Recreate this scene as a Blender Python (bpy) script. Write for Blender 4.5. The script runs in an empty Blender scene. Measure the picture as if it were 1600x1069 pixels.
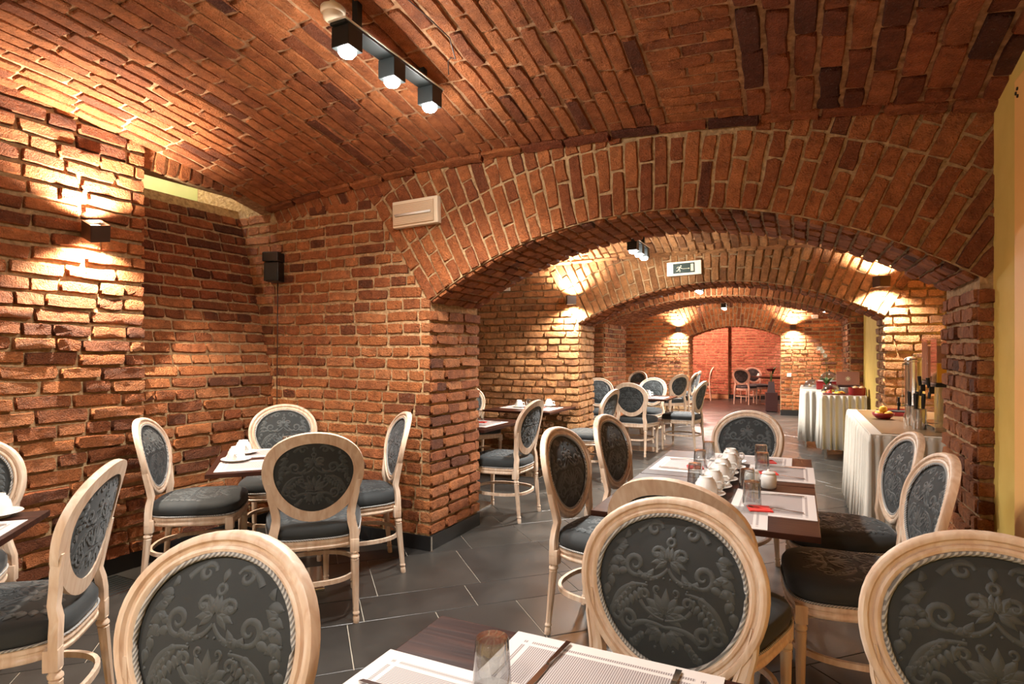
import bpy, bmesh, math, random
import numpy as np
from mathutils import Vector, Matrix

# ------------------------------------------------------------------ camera, world, exposure
S = bpy.context.scene
COL = S.collection
AZ = math.radians(25.8)
CAMH = 1.36
cd = bpy.data.cameras.new('camera')
cam = bpy.data.objects.new('camera', cd)
COL.objects.link(cam)
cd.sensor_width = 36
cd.lens = 36 * 924 / 1600
cd.shift_y = 18.5 / 1600
cd.clip_start = 0.02
cam.location = (0, 0, CAMH)
cam.rotation_euler = (math.pi / 2, 0, AZ)
S.camera = cam
W = bpy.data.worlds.new('world')
S.world = W
W.use_nodes = True
W.node_tree.nodes['Background'].inputs[0].default_value = (1.0, 0.85, 0.7, 1)
W.node_tree.nodes['Background'].inputs[1].default_value = 0.03
S.view_settings.view_transform = 'Standard'
S.view_settings.look = 'None'
S.view_settings.gamma = 1
S.view_settings.use_curve_mapping = False
S.view_settings.exposure = 1.05
S.cycles.max_bounces = 8
S.cycles.diffuse_bounces = 4
S.cycles.glossy_bounces = 3
S.cycles.transmission_bounces = 4
S.cycles.transparent_max_bounces = 12
S.cycles.sample_clamp_indirect = 6

SPOT_W = 66.0      # one ceiling spot head
SCONCE_W = 30.0    # one beam of a wall sconce
WARM = (1.0, 0.88, 0.71)
WHITE = (1.0, 0.97, 0.91)

FW = np.array([-math.sin(AZ), math.cos(AZ), 0.0])
RT = np.array([math.cos(AZ), math.sin(AZ), 0.0])
EYE = np.array([0, 0, CAMH])
def to_px(p):
    d = np.asarray(p, float) - EYE
    t = float(d @ FW)
    if t < 0.2: return None
    return 800 + 924 * float(d @ RT) / t, 553 - 924 * d[2] / t, t
def in_view(p, m=160):
    q = to_px(p)
    return q is not None and -m < q[0] < 1600 + m and -m < q[1] < 1069 + m

# ------------------------------------------------------------------ materials
MATS = {}
def nmat(name):
    m = bpy.data.materials.new(name)
    m.use_nodes = True
    nt = m.node_tree
    b = nt.nodes['Principled BSDF']
    MATS[name] = m
    return m, nt, b
def srgb(r, g, b):
    f = lambda c: (c / 255 / 12.92) if c / 255 <= 0.04045 else ((c / 255 + 0.055) / 1.055) ** 2.4
    return (f(r), f(g), f(b), 1)
def simple(name, col, rough=0.5, metal=0.0, **kw):
    m, nt, b = nmat(name)
    b.inputs['Base Color'].default_value = col
    b.inputs['Roughness'].default_value = rough
    b.inputs['Metallic'].default_value = metal
    for k, v in kw.items(): b.inputs[k.replace('_', ' ')].default_value = v
    return m
def nn(nt, t, **kw):
    n = nt.nodes.new(t)
    for k, v in kw.items(): setattr(n, k, v)
    return n
def ramp(nt, stops, interp='LINEAR'):
    r = nn(nt, 'ShaderNodeValToRGB')
    r.color_ramp.interpolation = interp
    e = r.color_ramp.elements
    while len(e) < len(stops): e.new(0.5)
    for i, (p, c) in enumerate(stops):
        e[i].position = p; e[i].color = c
    return r
def mixc(nt, a, b, f, mode='MIX'):
    m = nn(nt, 'ShaderNodeMix', data_type='RGBA', blend_type=mode)
    for sock, v in ((0, f), (6, a), (7, b)):
        if hasattr(v, 'links'): nt.links.new(v, m.inputs[sock])
        else: m.inputs[sock].default_value = v
    return m.outputs[2]

def brick_mat(name, stops, rough=0.75, pits=1.0, spec=0.35, dust=(0.62, 0.50, 0.36, 1), dustamt=0.35):
    m, nt, b = nmat(name)
    L = nt.links
    oi = nn(nt, 'ShaderNodeObjectInfo'); ge = nn(nt, 'ShaderNodeNewGeometry')
    ad = nn(nt, 'ShaderNodeMath', operation='ADD'); fr = nn(nt, 'ShaderNodeMath', operation='FRACT')
    L.new(oi.outputs['Random'], ad.inputs[0]); L.new(ge.outputs['Random Per Island'], ad.inputs[1]); L.new(ad.outputs[0], fr.inputs[0])
    r = ramp(nt, stops); L.new(fr.outputs[0], r.inputs[0])
    n1 = nn(nt, 'ShaderNodeTexNoise'); n1.inputs['Scale'].default_value = 14; n1.inputs['Detail'].default_value = 6; n1.inputs['Roughness'].default_value = 0.65
    L.new(ge.outputs['Position'], n1.inputs['Vector'])
    r1 = ramp(nt, [(0.3, (0.62, 0.58, 0.55, 1)), (0.7, (1.28, 1.25, 1.2, 1))]); L.new(n1.outputs[0], r1.inputs[0])
    c = mixc(nt, r.outputs[0], r1.outputs[0], 1.0, 'MULTIPLY')
    n2 = nn(nt, 'ShaderNodeTexNoise'); n2.inputs['Scale'].default_value = 70; n2.inputs['Detail'].default_value = 5; n2.inputs['Roughness'].default_value = 0.7
    L.new(ge.outputs['Position'], n2.inputs['Vector'])
    r2 = ramp(nt, [(0.60, (0, 0, 0, 1)), (0.72, (dustamt,) * 3 + (1,))]); L.new(n2.outputs[0], r2.inputs[0])
    c = mixc(nt, c, dust, r2.outputs[0])
    r3 = ramp(nt, [(0.30, (0.5, 0.5, 0.5, 1)), (0.40, (1, 1, 1, 1))]); L.new(n2.outputs[0], r3.inputs[0])
    c = mixc(nt, c, r3.outputs[0], 0.6, 'MULTIPLY')
    L.new(c, b.inputs['Base Color'])
    b.inputs['Roughness'].default_value = rough
    b.inputs['Specular IOR Level'].default_value = spec
    n3 = nn(nt, 'ShaderNodeTexNoise'); n3.inputs['Scale'].default_value = 28; n3.inputs['Detail'].default_value = 8; n3.inputs['Roughness'].default_value = 0.72
    L.new(ge.outputs['Position'], n3.inputs['Vector'])
    bp = nn(nt, 'ShaderNodeBump'); bp.inputs['Strength'].default_value = 1.0; bp.inputs['Distance'].default_value = 0.05 * pits
    n4 = nn(nt, 'ShaderNodeTexNoise'); n4.inputs['Scale'].default_value = 120; n4.inputs['Detail'].default_value = 3
    L.new(ge.outputs['Position'], n4.inputs['Vector'])
    r4 = ramp(nt, [(0.36, (0, 0, 0, 1)), (0.5, (.22, .22, .22, 1))]); L.new(n4.outputs[0], r4.inputs[0])
    ad4 = nn(nt, 'ShaderNodeMath', operation='ADD'); L.new(n3.outputs[0], ad4.inputs[0]); L.new(r4.outputs[0], ad4.inputs[1])
    L.new(ad4.outputs[0], bp.inputs['Height']); L.new(bp.outputs[0], b.inputs['Normal'])
    return m
def grain_mat(name, c0, c1, scale=30, rough=0.9, bump=0.6, dist=0.01, detail=6):
    m, nt, b = nmat(name)
    L = nt.links
    ge = nn(nt, 'ShaderNodeNewGeometry')
    n = nn(nt, 'ShaderNodeTexNoise'); n.inputs['Scale'].default_value = scale; n.inputs['Detail'].default_value = detail
    L.new(ge.outputs['Position'], n.inputs['Vector'])
    r = ramp(nt, [(0.3, c0), (0.7, c1)]); L.new(n.outputs[0], r.inputs[0]); L.new(r.outputs[0], b.inputs['Base Color'])
    b.inputs['Roughness'].default_value = rough
    bp = nn(nt, 'ShaderNodeBump'); bp.inputs['Strength'].default_value = bump; bp.inputs['Distance'].default_value = dist
    L.new(n.outputs[0], bp.inputs['Height']); L.new(bp.outputs[0], b.inputs['Normal'])
    return m
brick_mat('brick_wall', [(0, srgb(116, 66, 42)), (0.12, srgb(156, 90, 54)), (0.3, srgb(188, 111, 63)), (0.6, srgb(202, 124, 71)), (0.85, srgb(214, 140, 90)), (1, srgb(176, 98, 56))])
brick_mat('brick_pale', [(0, srgb(142, 94, 58)), (0.15, srgb(178, 122, 76)), (0.5, srgb(204, 146, 94)), (0.8, srgb(216, 160, 108)), (1, srgb(186, 124, 78))])
brick_mat('brick_vault', [(0, srgb(98, 56, 40)), (0.06, srgb(150, 86, 54)), (0.45, srgb(180, 108, 64)), (0.75, srgb(192, 119, 72)), (1, srgb(166, 96, 58))], rough=0.75, spec=0.25, pits=.6)
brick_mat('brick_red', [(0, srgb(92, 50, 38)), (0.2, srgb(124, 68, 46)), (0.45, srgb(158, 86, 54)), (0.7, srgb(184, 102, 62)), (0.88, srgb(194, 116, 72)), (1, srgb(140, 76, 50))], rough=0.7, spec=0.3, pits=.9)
brick_mat('brick_rose', [(0, srgb(175, 110, 88)), (0.5, srgb(200, 130, 104)), (1, srgb(210, 146, 118))])
grain_mat('mortar', srgb(146, 114, 78), srgb(190, 156, 114), 40, 0.95, 0.8, 0.02)
grain_mat('mortar_vault', srgb(134, 94, 64), srgb(192, 146, 106), 30, 0.95, 0.8, 0.02)
grain_mat('yellow_plaster', srgb(212, 176, 84), srgb(222, 188, 98), 6, 0.8, 0.08, 0.004)
grain_mat('warm_lit_orange', srgb(238, 178, 98), srgb(244, 188, 110), 4, 0.6, 0.05, 0.003)  # wall panel: the orange cast of warm light is put into the colour
grain_mat('shaft_plaster', srgb(206, 200, 138), srgb(220, 214, 152), 5, 0.9, 0.1, 0.004)

def wood_mat(name, c0, c1, c2, scale=(30, 30, 3), rough=0.45, coat=0.0):
    m, nt, b = nmat(name)
    L = nt.links
    tc = nn(nt, 'ShaderNodeTexCoord'); mp = nn(nt, 'ShaderNodeMapping'); mp.inputs['Scale'].default_value = scale
    oi = nn(nt, 'ShaderNodeObjectInfo')
    L.new(tc.outputs['Object'], mp.inputs['Vector']); L.new(oi.outputs['Location'], mp.inputs['Location'])
    n = nn(nt, 'ShaderNodeTexNoise'); n.inputs['Scale'].default_value = 1.0; n.inputs['Detail'].default_value = 6; n.inputs['Distortion'].default_value = 0.6
    L.new(mp.outputs[0], n.inputs['Vector'])
    r = ramp(nt, [(0.25, c0), (0.5, c1), (0.75, c2)]); L.new(n.outputs[0], r.inputs[0]); L.new(r.outputs[0], b.inputs['Base Color'])
    b.inputs['Roughness'].default_value = rough
    b.inputs['Coat Weight'].default_value = coat
    bp = nn(nt, 'ShaderNodeBump'); bp.inputs['Strength'].default_value = 0.12; bp.inputs['Distance'].default_value = 0.004
    L.new(n.outputs[0], bp.inputs['Height']); L.new(bp.outputs[0], b.inputs['Normal'])
    return m
wood_mat('bleached_wood', srgb(194, 160, 134), srgb(212, 186, 162), srgb(226, 208, 190), (40, 40, 5), 0.42)
WEN = wood_mat('wenge', srgb(30, 15, 12), srgb(52, 28, 21), srgb(72, 42, 31), (4, 60, 20), 0.38, 0.0)
WEN.node_tree.nodes['Principled BSDF'].inputs['Specular IOR Level'].default_value = 0.10
def fabric_mat(name, c0, c1, rough):
    m, nt, b = nmat(name)
    L = nt.links
    tc = nn(nt, 'ShaderNodeTexCoord')
    n = nn(nt, 'ShaderNodeTexNoise'); n.inputs['Scale'].default_value = 9; n.inputs['Detail'].default_value = 4
    L.new(tc.outputs['Object'], n.inputs['Vector'])
    r = ramp(nt, [(0.3, c0), (0.7, c1)]); L.new(n.outputs[0], r.inputs[0]); L.new(r.outputs[0], b.inputs['Base Color'])
    b.inputs['Roughness'].default_value = rough
    b.inputs['Sheen Weight'].default_value = 0.12
    b.inputs['Sheen Roughness'].default_value = 0.4
    b.inputs['Sheen Tint'].default_value = (0.9, 0.92, 0.95, 1)
    n2 = nn(nt, 'ShaderNodeTexNoise'); n2.inputs['Scale'].default_value = 500
    L.new(tc.outputs['Object'], n2.inputs['Vector'])
    bp = nn(nt, 'ShaderNodeBump'); bp.inputs['Strength'].default_value = 0.15; bp.inputs['Distance'].default_value = 0.001
    L.new(n2.outputs[0], bp.inputs['Height']); L.new(bp.outputs[0], b.inputs['Normal'])
    return m
fabric_mat('charcoal_fabric', srgb(38, 41, 42), srgb(46, 49, 50), 0.8)
fabric_mat('damask_fabric', srgb(54, 58, 59), srgb(66, 70, 71), 0.6)
m, nt, b = nmat('braid')
wv = nn(nt, 'ShaderNodeTexWave'); wv.inputs['Scale'].default_value = 55; wv.bands_direction = 'DIAGONAL'
tc = nn(nt, 'ShaderNodeTexCoord'); nt.links.new(tc.outputs['Object'], wv.inputs['Vector'])
r = ramp(nt, [(0.3, srgb(118, 116, 114)), (0.7, srgb(178, 176, 172))]); nt.links.new(wv.outputs[0], r.inputs[0]); nt.links.new(r.outputs[0], b.inputs['Base Color'])
b.inputs['Roughness'].default_value = 0.8
bp = nn(nt, 'ShaderNodeBump'); bp.inputs['Strength'].default_value = 0.5; bp.inputs['Distance'].default_value = 0.002
nt.links.new(wv.outputs[0], bp.inputs['Height']); nt.links.new(bp.outputs[0], b.inputs['Normal'])

# floor tile: each tile has its own slight tone
m, nt, b = nmat('floor_tile')
L = nt.links
oi = nn(nt, 'ShaderNodeObjectInfo'); ge = nn(nt, 'ShaderNodeNewGeometry')
ad = nn(nt, 'ShaderNodeMath', operation='ADD'); fr = nn(nt, 'ShaderNodeMath', operation='FRACT')
L.new(oi.outputs['Random'], ad.inputs[0]); L.new(ge.outputs['Random Per Island'], ad.inputs[1]); L.new(ad.outputs[0], fr.inputs[0])
r = ramp(nt, [(0, srgb(46, 44, 42)), (1, srgb(58, 55, 51))]); L.new(fr.outputs[0], r.inputs[0])
n = nn(nt, 'ShaderNodeTexNoise'); n.inputs['Scale'].default_value = 3.5; n.inputs['Detail'].default_value = 6; L.new(ge.outputs['Position'], n.inputs['Vector'])
r2 = ramp(nt, [(0.3, (0.8, 0.8, 0.8, 1)), (0.7, (1.2, 1.18, 1.15, 1))]); L.new(n.outputs[0], r2.inputs[0])
L.new(mixc(nt, r.outputs[0], r2.outputs[0], 1.0, 'MULTIPLY'), b.inputs['Base Color'])
r3 = ramp(nt, [(0.3, (0.30, 0.30, 0.30, 1)), (0.7, (0.42, 0.42, 0.42, 1))]); L.new(n.outputs[0], r3.inputs[0]); L.new(r3.outputs[0], b.inputs['Roughness'])
b.inputs['Specular IOR Level'].default_value = 0.5
n2 = nn(nt, 'ShaderNodeTexNoise'); n2.inputs['Scale'].default_value = 160; L.new(ge.outputs['Position'], n2.inputs['Vector'])
bp = nn(nt, 'ShaderNodeBump'); bp.inputs['Strength'].default_value = 0.06; bp.inputs['Distance'].default_value = 0.002
L.new(n2.outputs[0], bp.inputs['Height']); L.new(bp.outputs[0], b.inputs['Normal'])
simple('grout', srgb(176, 166, 150), 0.9)
simple('skirting_tile', srgb(30, 29, 29), 0.3)
simple('porcelain', srgb(222, 218, 212), 0.18)
def thin_glass(name, tint, ior, rough):   # ior here: reflectance seen head on     # thin walled clear glass: passes light, reflects by Fresnel
    m, nt, b = nmat(name)
    L = nt.links; out = nt.nodes['Material Output']
    nt.nodes.remove(b)
    tr = nn(nt, 'ShaderNodeBsdfTransparent'); tr.inputs[0].default_value = tint
    gl = nn(nt, 'ShaderNodeBsdfGlossy'); gl.inputs['Roughness'].default_value = rough
    lw = nn(nt, 'ShaderNodeLayerWeight'); lw.inputs[0].default_value = 0.5
    pw = nn(nt, 'ShaderNodeMath', operation='POWER'); pw.inputs[1].default_value = 2.0; L.new(lw.outputs['Facing'], pw.inputs[0])
    fr = nn(nt, 'ShaderNodeMath', operation='MULTIPLY_ADD'); fr.inputs[1].default_value = 0.85; fr.inputs[2].default_value = ior; L.new(pw.outputs[0], fr.inputs[0])
    mx = nn(nt, 'ShaderNodeMixShader'); L.new(fr.outputs[0], mx.inputs[0]); L.new(tr.outputs[0], mx.inputs[1]); L.new(gl.outputs[0], mx.inputs[2]); L.new(mx.outputs[0], out.inputs[0])
thin_glass('glass', (.86, .875, .88, 1), 0.10, .02)
thin_glass('clear_plastic', (.96, .96, .96, 1), 0.05, .04)
simple('brown_lacquer', srgb(146, 98, 84), 0.35)
simple('steel', (0.72, 0.71, 0.69, 1), 0.18, 1.0)
simple('cutlery_steel', (0.62, 0.60, 0.58, 1), 0.12, 1.0)
simple('black_plastic', srgb(18, 18, 18), 0.35)
simple('dark_metal', srgb(34, 38, 38), 0.45, 0.3)
simple('bronze_metal', srgb(72, 52, 40), 0.4, 0.4)
simple('cream_shade', srgb(190, 160, 128), 0.5)  # darker copy of the rib cream, shade between the ribs put into the colour
simple('white_plastic', srgb(232, 226, 216), 0.4)
simple('cream_plastic', srgb(226, 206, 178), 0.45)
simple('napkin_red', srgb(214, 58, 48), 0.85)
simple('linen', srgb(206, 199, 187), 0.85)
simple('buffet_top', srgb(122, 98, 70), 0.3)
simple('red_lacquer', srgb(140, 32, 34), 0.35)
simple('juice', srgb(246, 178, 30), 0.3)
simple('cereal', srgb(216, 156, 124), 0.8)
simple('leaf_green', srgb(58, 96, 40), 0.5)
simple('petal_red', srgb(120, 16, 24), 0.6)
simple('petal_white', srgb(240, 236, 220), 0.5)
simple('dark_lacquer', srgb(52, 26, 26), 0.3)
simple('food_yellow', srgb(240, 190, 60), 0.5)
simple('food_red', srgb(206, 60, 44), 0.4)
simple('bread', srgb(226, 190, 140), 0.8)
simple('sign_green', srgb(10, 40, 26), 0.6)
simple('sign_white', srgb(222, 214, 180), 0.5)
simple('frame_white', srgb(236, 226, 206), 0.5)
m, nt, b = nmat('lamp_glow')
b.inputs['Base Color'].default_value = (1, 1, 1, 1); b.inputs['Emission Color'].default_value = (1, 0.96, 0.9, 1); b.inputs['Emission Strength'].default_value = 40
m, nt, b = nmat('sconce_glow')
b.inputs['Base Color'].default_value = (1, 1, 1, 1); b.inputs['Emission Color'].default_value = (1, 0.85, 0.6, 1); b.inputs['Emission Strength'].default_value = 15
m, nt, b = nmat('led_yellow')
b.inputs['Base Color'].default_value = (1, 1, 0.2, 1); b.inputs['Emission Color'].default_value = (0.9, 1, 0.2, 1); b.inputs['Emission Strength'].default_value = 2
# woven vinyl place mat: pale border, fine ribs, white bands
m, nt, b = nmat('placemat')
L = nt.links
tc = nn(nt, 'ShaderNodeTexCoord'); sp = nn(nt, 'ShaderNodeSeparateXYZ'); L.new(tc.outputs['Object'], sp.inputs[0])
def amath(op, a, bb=None):
    q = nn(nt, 'ShaderNodeMath', operation=op)
    for i, v in enumerate((a, bb)):
        if v is None: continue
        if hasattr(v, 'links'): L.new(v, q.inputs[i])
        else: q.inputs[i].default_value = v
    return q.outputs[0]
axx = amath('ABSOLUTE', sp.outputs[0]); ayy = amath('ABSOLUTE', sp.outputs[1])
inner = amath('MULTIPLY', amath('LESS_THAN', axx, 0.185), amath('LESS_THAN', ayy, 0.125))
bandx = amath('MULTIPLY', amath('GREATER_THAN', axx, 0.166), amath('LESS_THAN', axx, 0.176))
bandy = amath('MULTIPLY', amath('GREATER_THAN', ayy, 0.106), amath('LESS_THAN', ayy, 0.116))
pat = amath('MULTIPLY', inner, amath('SUBTRACT', 1.0, amath('MAXIMUM', bandx, bandy)))
rib = amath('GREATER_THAN', amath('FRACT', amath('MULTIPLY', sp.outputs[0], 220.0)), 0.45)
pat2 = amath('MULTIPLY', pat, amath('ADD', amath('MULTIPLY', rib, 0.7), 0.3))
L.new(mixc(nt, srgb(208, 198, 192), srgb(130, 116, 114), pat2), b.inputs['Base Color'])
b.inputs['Roughness'].default_value = 0.6

# ------------------------------------------------------------------ mesh helpers
def mk(name, verts, faces, mat, parent=None, smooth=False):
    me = bpy.data.meshes.new(name)
    me.from_pydata([tuple(v) for v in verts], [], faces)
    if smooth: me.polygons.foreach_set('use_smooth', [True] * len(me.polygons))
    me.update()
    if mat: me.materials.append(MATS[mat])
    o = bpy.data.objects.new(name, me)
    COL.objects.link(o)
    if parent: o.parent = parent
    return o
def tag(o, label, cat=None, group=None, kind=None):
    o['label'] = label
    if cat: o['category'] = cat
    if group: o['group'] = group
    if kind: o['kind'] = kind
    return o
def empty(name, loc, rz=0, label=None, cat=None, group=None):
    o = bpy.data.objects.new(name, None)
    o.empty_display_size = 0.1
    COL.objects.link(o)
    o.location = loc; o.rotation_euler = (0, 0, rz)
    if label: tag(o, label, cat, group)
    return o
def copy_tree(o, parent=None):
    c = o.copy(); COL.objects.link(c); c.parent = parent
    for ch in list(o.children): copy_tree(ch, c)
    return c
class MB:
    def __init__(s): s.v = []; s.f = []
    def add(s, v, f, M=None):
        o = len(s.v)
        s.v += [tuple(M @ Vector(p)) for p in v] if M else [tuple(p) for p in v]
        s.f += [tuple(i + o for i in q) for q in f]; return s
    def box(s, c, d, M=None, bev=0.0):
        x, y, z = c; a, bb, h = d[0] / 2, d[1] / 2, d[2] / 2
        if bev <= 0:
            v = [(x + i * a, y + j * bb, z + k * h) for k in (-1, 1) for j in (-1, 1) for i in (-1, 1)]
            return s.add(v, [(0, 2, 3, 1), (4, 5, 7, 6), (0, 1, 5, 4), (2, 6, 7, 3), (0, 4, 6, 2), (1, 3, 7, 5)], M)
        bm = bmesh.new(); bmesh.ops.create_cube(bm, size=1)
        bmesh.ops.scale(bm, vec=(d[0], d[1], d[2]), verts=bm.verts); bmesh.ops.translate(bm, vec=c, verts=bm.verts)
        bmesh.ops.bevel(bm, geom=list(bm.edges), offset=bev, segments=2, affect='EDGES', profile=0.6)
        bm.verts.index_update()
        s.add([q.co.copy() for q in bm.verts], [tuple(w.index for w in q.verts) for q in bm.faces], M); bm.free(); return s
    def lathe(s, prof, seg=24, M=None, flute=0.0, c=(0, 0, 0), cap=True):
        v = []; f = []; n = len(prof)
        for r, z, *fl in prof:
            for i in range(seg):
                a = 2 * math.pi * i / seg
                rr = r * (1 - (flute if (fl and fl[0] and i % 2) else 0))
                v.append((c[0] + rr * math.cos(a), c[1] + rr * math.sin(a), c[2] + z))
        for k in range(n - 1):
            for i in range(seg):
                j = (i + 1) % seg
                f.append((k * seg + i, k * seg + j, (k + 1) * seg + j, (k + 1) * seg + i))
        if cap:
            if prof[0][0] > 1e-4: f.append(tuple(range(seg))[::-1])
            if prof[-1][0] > 1e-4: f.append(tuple((n - 1) * seg + i for i in range(seg)))
        return s.add(v, f, M)
    def sweep(s, path, sect, closed=False, M=None, frames=None, up=(0, 0, 1)):
        # sect: list of (a,b) or callable(i)->list ; frame from tangent and up
        n = len(path); v = []; f = []; m = None
        P = [Vector(p) for p in path]
        for i in range(n):
            if frames: A, B = Vector(frames[i][0]), Vector(frames[i][1])
            else:
                t = (P[(i + 1) % n] - P[i - 1]) if closed else (P[min(i + 1, n - 1)] - P[max(i - 1, 0)])
                t.normalize(); u = Vector(up)
                if abs(t.dot(u)) > 0.97: u = Vector((1, 0, 0))
                A = t.cross(u).normalized(); B = A.cross(t).normalized()
            sc = sect(i) if callable(sect) else sect
            m = len(sc)
            for a, bb in sc: v.append(P[i] + A * a + B * bb)
        rng = n if closed else n - 1
        for i in range(rng):
            k = (i + 1) % n
            for j in range(m):
                l = (j + 1) % m
                f.append((i * m + j, i * m + l, k * m + l, k * m + j))
        if not closed:
            f.append(tuple(range(m))[::-1]); f.append(tuple((n - 1) * m + j for j in range(m)))
        return s.add(v, f, M)
    def tube(s, path, r, seg=8, closed=False, M=None):
        def sc(i):
            rr = r[i] if isinstance(r, (list, tuple)) else r
            return [(rr * math.cos(2 * math.pi * k / seg), rr * math.sin(2 * math.pi * k / seg)) for k in range(seg)]
        return s.sweep(path, sc, closed, M)
    def obj(s, name, mat, parent=None, smooth=False):
        return mk(name, s.v, s.f, mat, parent, smooth)
def autosmooth(o, ang=40):
    me = o.data
    me.polygons.foreach_set('use_smooth', [True] * len(me.polygons))
    try: me.set_sharp_from_angle(angle=math.radians(ang))
    except Exception: pass
    return o

# ------------------------------------------------------------------ bricks
rnd = random.Random(7)
NV = 14
BR_V = []; BR_F = []; BR_ME = {}
def make_brick_shapes():
    per = [(-.5, -.5), (-.17, -.5), (.17, -.5), (.5, -.5), (.5, 0.05), (.5, .5), (.17, .5), (-.17, .5), (-.5, .5), (-.5, -.05)]
    n = len(per)
    for k in range(NV):
        rough = 0.6 + 0.5 * (k % 3)
        v = []
        jo = [(x + rnd.uniform(-.016, .016) * rough, y + rnd.uniform(-.05, .05) * rough) for x, y in per]
        for i in (0, 3, 5, 8):   # worn corners
            jo[i] = (jo[i][0] * rnd.uniform(.955, 1), jo[i][1] * rnd.uniform(.86, 1))
        for x, y in jo: v.append((x * 1.0, y * 1.0, -0.5))
        for x, y in jo: v.append((x * 0.995, y * 0.985, 0.45 + rnd.uniform(-.12, .12) * rough))
        for x, y in jo: v.append((x * rnd.uniform(.955, .975), y * rnd.uniform(.84, .9), 0.95 + rnd.uniform(-.13, .10) * rough))
        v.append((rnd.uniform(-.1, .1), rnd.uniform(-.1, .1), 1.0 + rnd.uniform(-.12, .1)))
        f = []
        for rr in range(2):
            for i in range(n):
                j = (i + 1) % n
                f.append((rr * n + i, rr * n + j, (rr + 1) * n + j, (rr + 1) * n + i))
        c = 3 * n
        for i in range(n): f.append((2 * n + i, 2 * n + (i + 1) % n, c))
        BR_V.append(np.array(v)); BR_F.append(f)
make_brick_shapes()
def brick_mesh(k, mat):
    if (k, mat) not in BR_ME:
        me = bpy.data.meshes.new('brick')
        me.from_pydata([tuple(p) for p in BR_V[k]], [], BR_F[k])
        me.polygons.foreach_set('use_smooth', [True] * len(me.polygons)); me.update()
        for e_ in me.edges:
            if 20 <= e_.vertices[0] < 30 and 20 <= e_.vertices[1] < 30: e_.use_edge_sharp = True
        me.materials.append(MATS[mat]); BR_ME[(k, mat)] = me
    return BR_ME[(k, mat)]
def unit(a):
    a = np.asarray(a, float); return a / np.linalg.norm(a)
class Bricks:
    """collects bricks of one piece of the setting, then makes the largest 300 objects, the rest one mesh"""
    def __init__(s): s.l = []
    def put(s, p, ex, ez, L, H, D=0.022, jit=0.012, mat='brick_wall'):
        if L < 0.03 or H < 0.02: return
        ex = unit(ex); ez = unit(ez); ez = unit(ez - ex * float(ex @ ez)); ey = np.cross(ez, ex)
        a = rnd.gauss(0, jit); c, sn = math.cos(a), math.sin(a)
        ex, ey = ex * c + ey * sn, ey * c - ex * sn
        t = rnd.gauss(0, 0.012); ez2 = unit(ez + ex * t * 0.6 + ey * t); ex = unit(ex - ez2 * float(ex @ ez2)); ey = np.cross(ez2, ex)
        D = D * rnd.uniform(.65, 1.35)
        s.l.append((np.asarray(p, float), ex, ey, ez2, L, H, D, rnd.randrange(NV), mat))
    def build(s, parent, objects=True, margin=160, cap=300, minpx=9):
        A = []
        for q in s.l:
            px = to_px(q[0])
            if not in_view(q[0], margin): continue
            t = px[2]
            A.append((q[4] * q[5] / t / t, min(q[4], 9) * 924 / t, q))
        A.sort(key=lambda z: -z[0])
        rest = []; nobj = 0
        for area, lpx, q in A:
            if objects and nobj < cap and lpx >= minpx:
                p, ex, ey, ez, L, H, D, k, mat = q
                o = bpy.data.objects.new('brick', brick_mesh(k, mat))
                o.matrix_basis = Matrix(((ex[0] * L, ey[0] * H, ez[0] * D, p[0]), (ex[1] * L, ey[1] * H, ez[1] * D, p[1]), (ex[2] * L, ey[2] * H, ez[2] * D, p[2]), (0, 0, 0, 1)))
                COL.objects.link(o); o.parent = parent; nobj += 1
            else: rest.append(q)
        if rest:
            by = {}
            for q in rest: by.setdefault(q[8], []).append(q)
            for mat, ql in by.items():
                V = []; Fc = []; off = 0
                for p, ex, ey, ez, L, H, D, k, _ in ql:
                    B = BR_V[k]
                    V.append(p + B[:, :1] * ex * L + B[:, 1:2] * ey * H + B[:, 2:3] * ez * D)
                    Fc += [tuple(i + off for i in f) for f in BR_F[k]]; off += len(B)
                o = mk('brick_field', np.concatenate(V).tolist(), Fc, mat, parent, True); o.data.set_sharp_from_angle(angle=math.radians(24))
                o['kind'] = 'stuff'
        return nobj
def course(u0, u1, kind, off=0.0, jt=0.014):
    """brick (centre, length) list along a course"""
    out = []; u = u0; first = True
    while u < u1 - 0.02:
        if kind == 'S': L = rnd.uniform(.25, .285)
        elif kind == 'H': L = rnd.uniform(.118, .14)
        else: L = rnd.choice([.27, .27, .14, .20, .13]) * rnd.uniform(.92, 1.06)
        if first and off: L = max(0.06, L - off)
        first = False
        if u + L > u1 - 0.05: L = u1 - u
        out.append((u + L / 2, L)); u += L + jt
    return out
def flat_wall(B, org, eu, ez, rows, spans, ch=0.083, z0=0.1, mat='brick_wall', D=0.022, kinds='SH', jt=0.015, wob=0.006):
    """rows of bricks on a plane; spans(z)->list of (u0,u1)"""
    eu = unit(eu); n = unit(ez); org = np.asarray(org, float)
    ph = rnd.uniform(0, 6)
    for i in range(rows):
        z = z0 + (i + .5) * ch
        for (u0, u1) in spans(z):
            if u1 - u0 < .05: continue
            k = kinds[i % len(kinds)]
            for u, L in course(u0, u1, k, rnd.uniform(0, .12)):
                zz = z + wob * math.sin(u * 3 + ph + i * .4)
                B.put(org + eu * u + np.array([0, 0, zz]), eu, n, L, ch - rnd.uniform(.013, .022), D, mat=mat)

def struct(name, mb, mat, label=None, smooth=False):
    o = mb.obj(name, mat, None, smooth)
    o['kind'] = 'structure'
    if label: o['label'] = label
    return o

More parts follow.
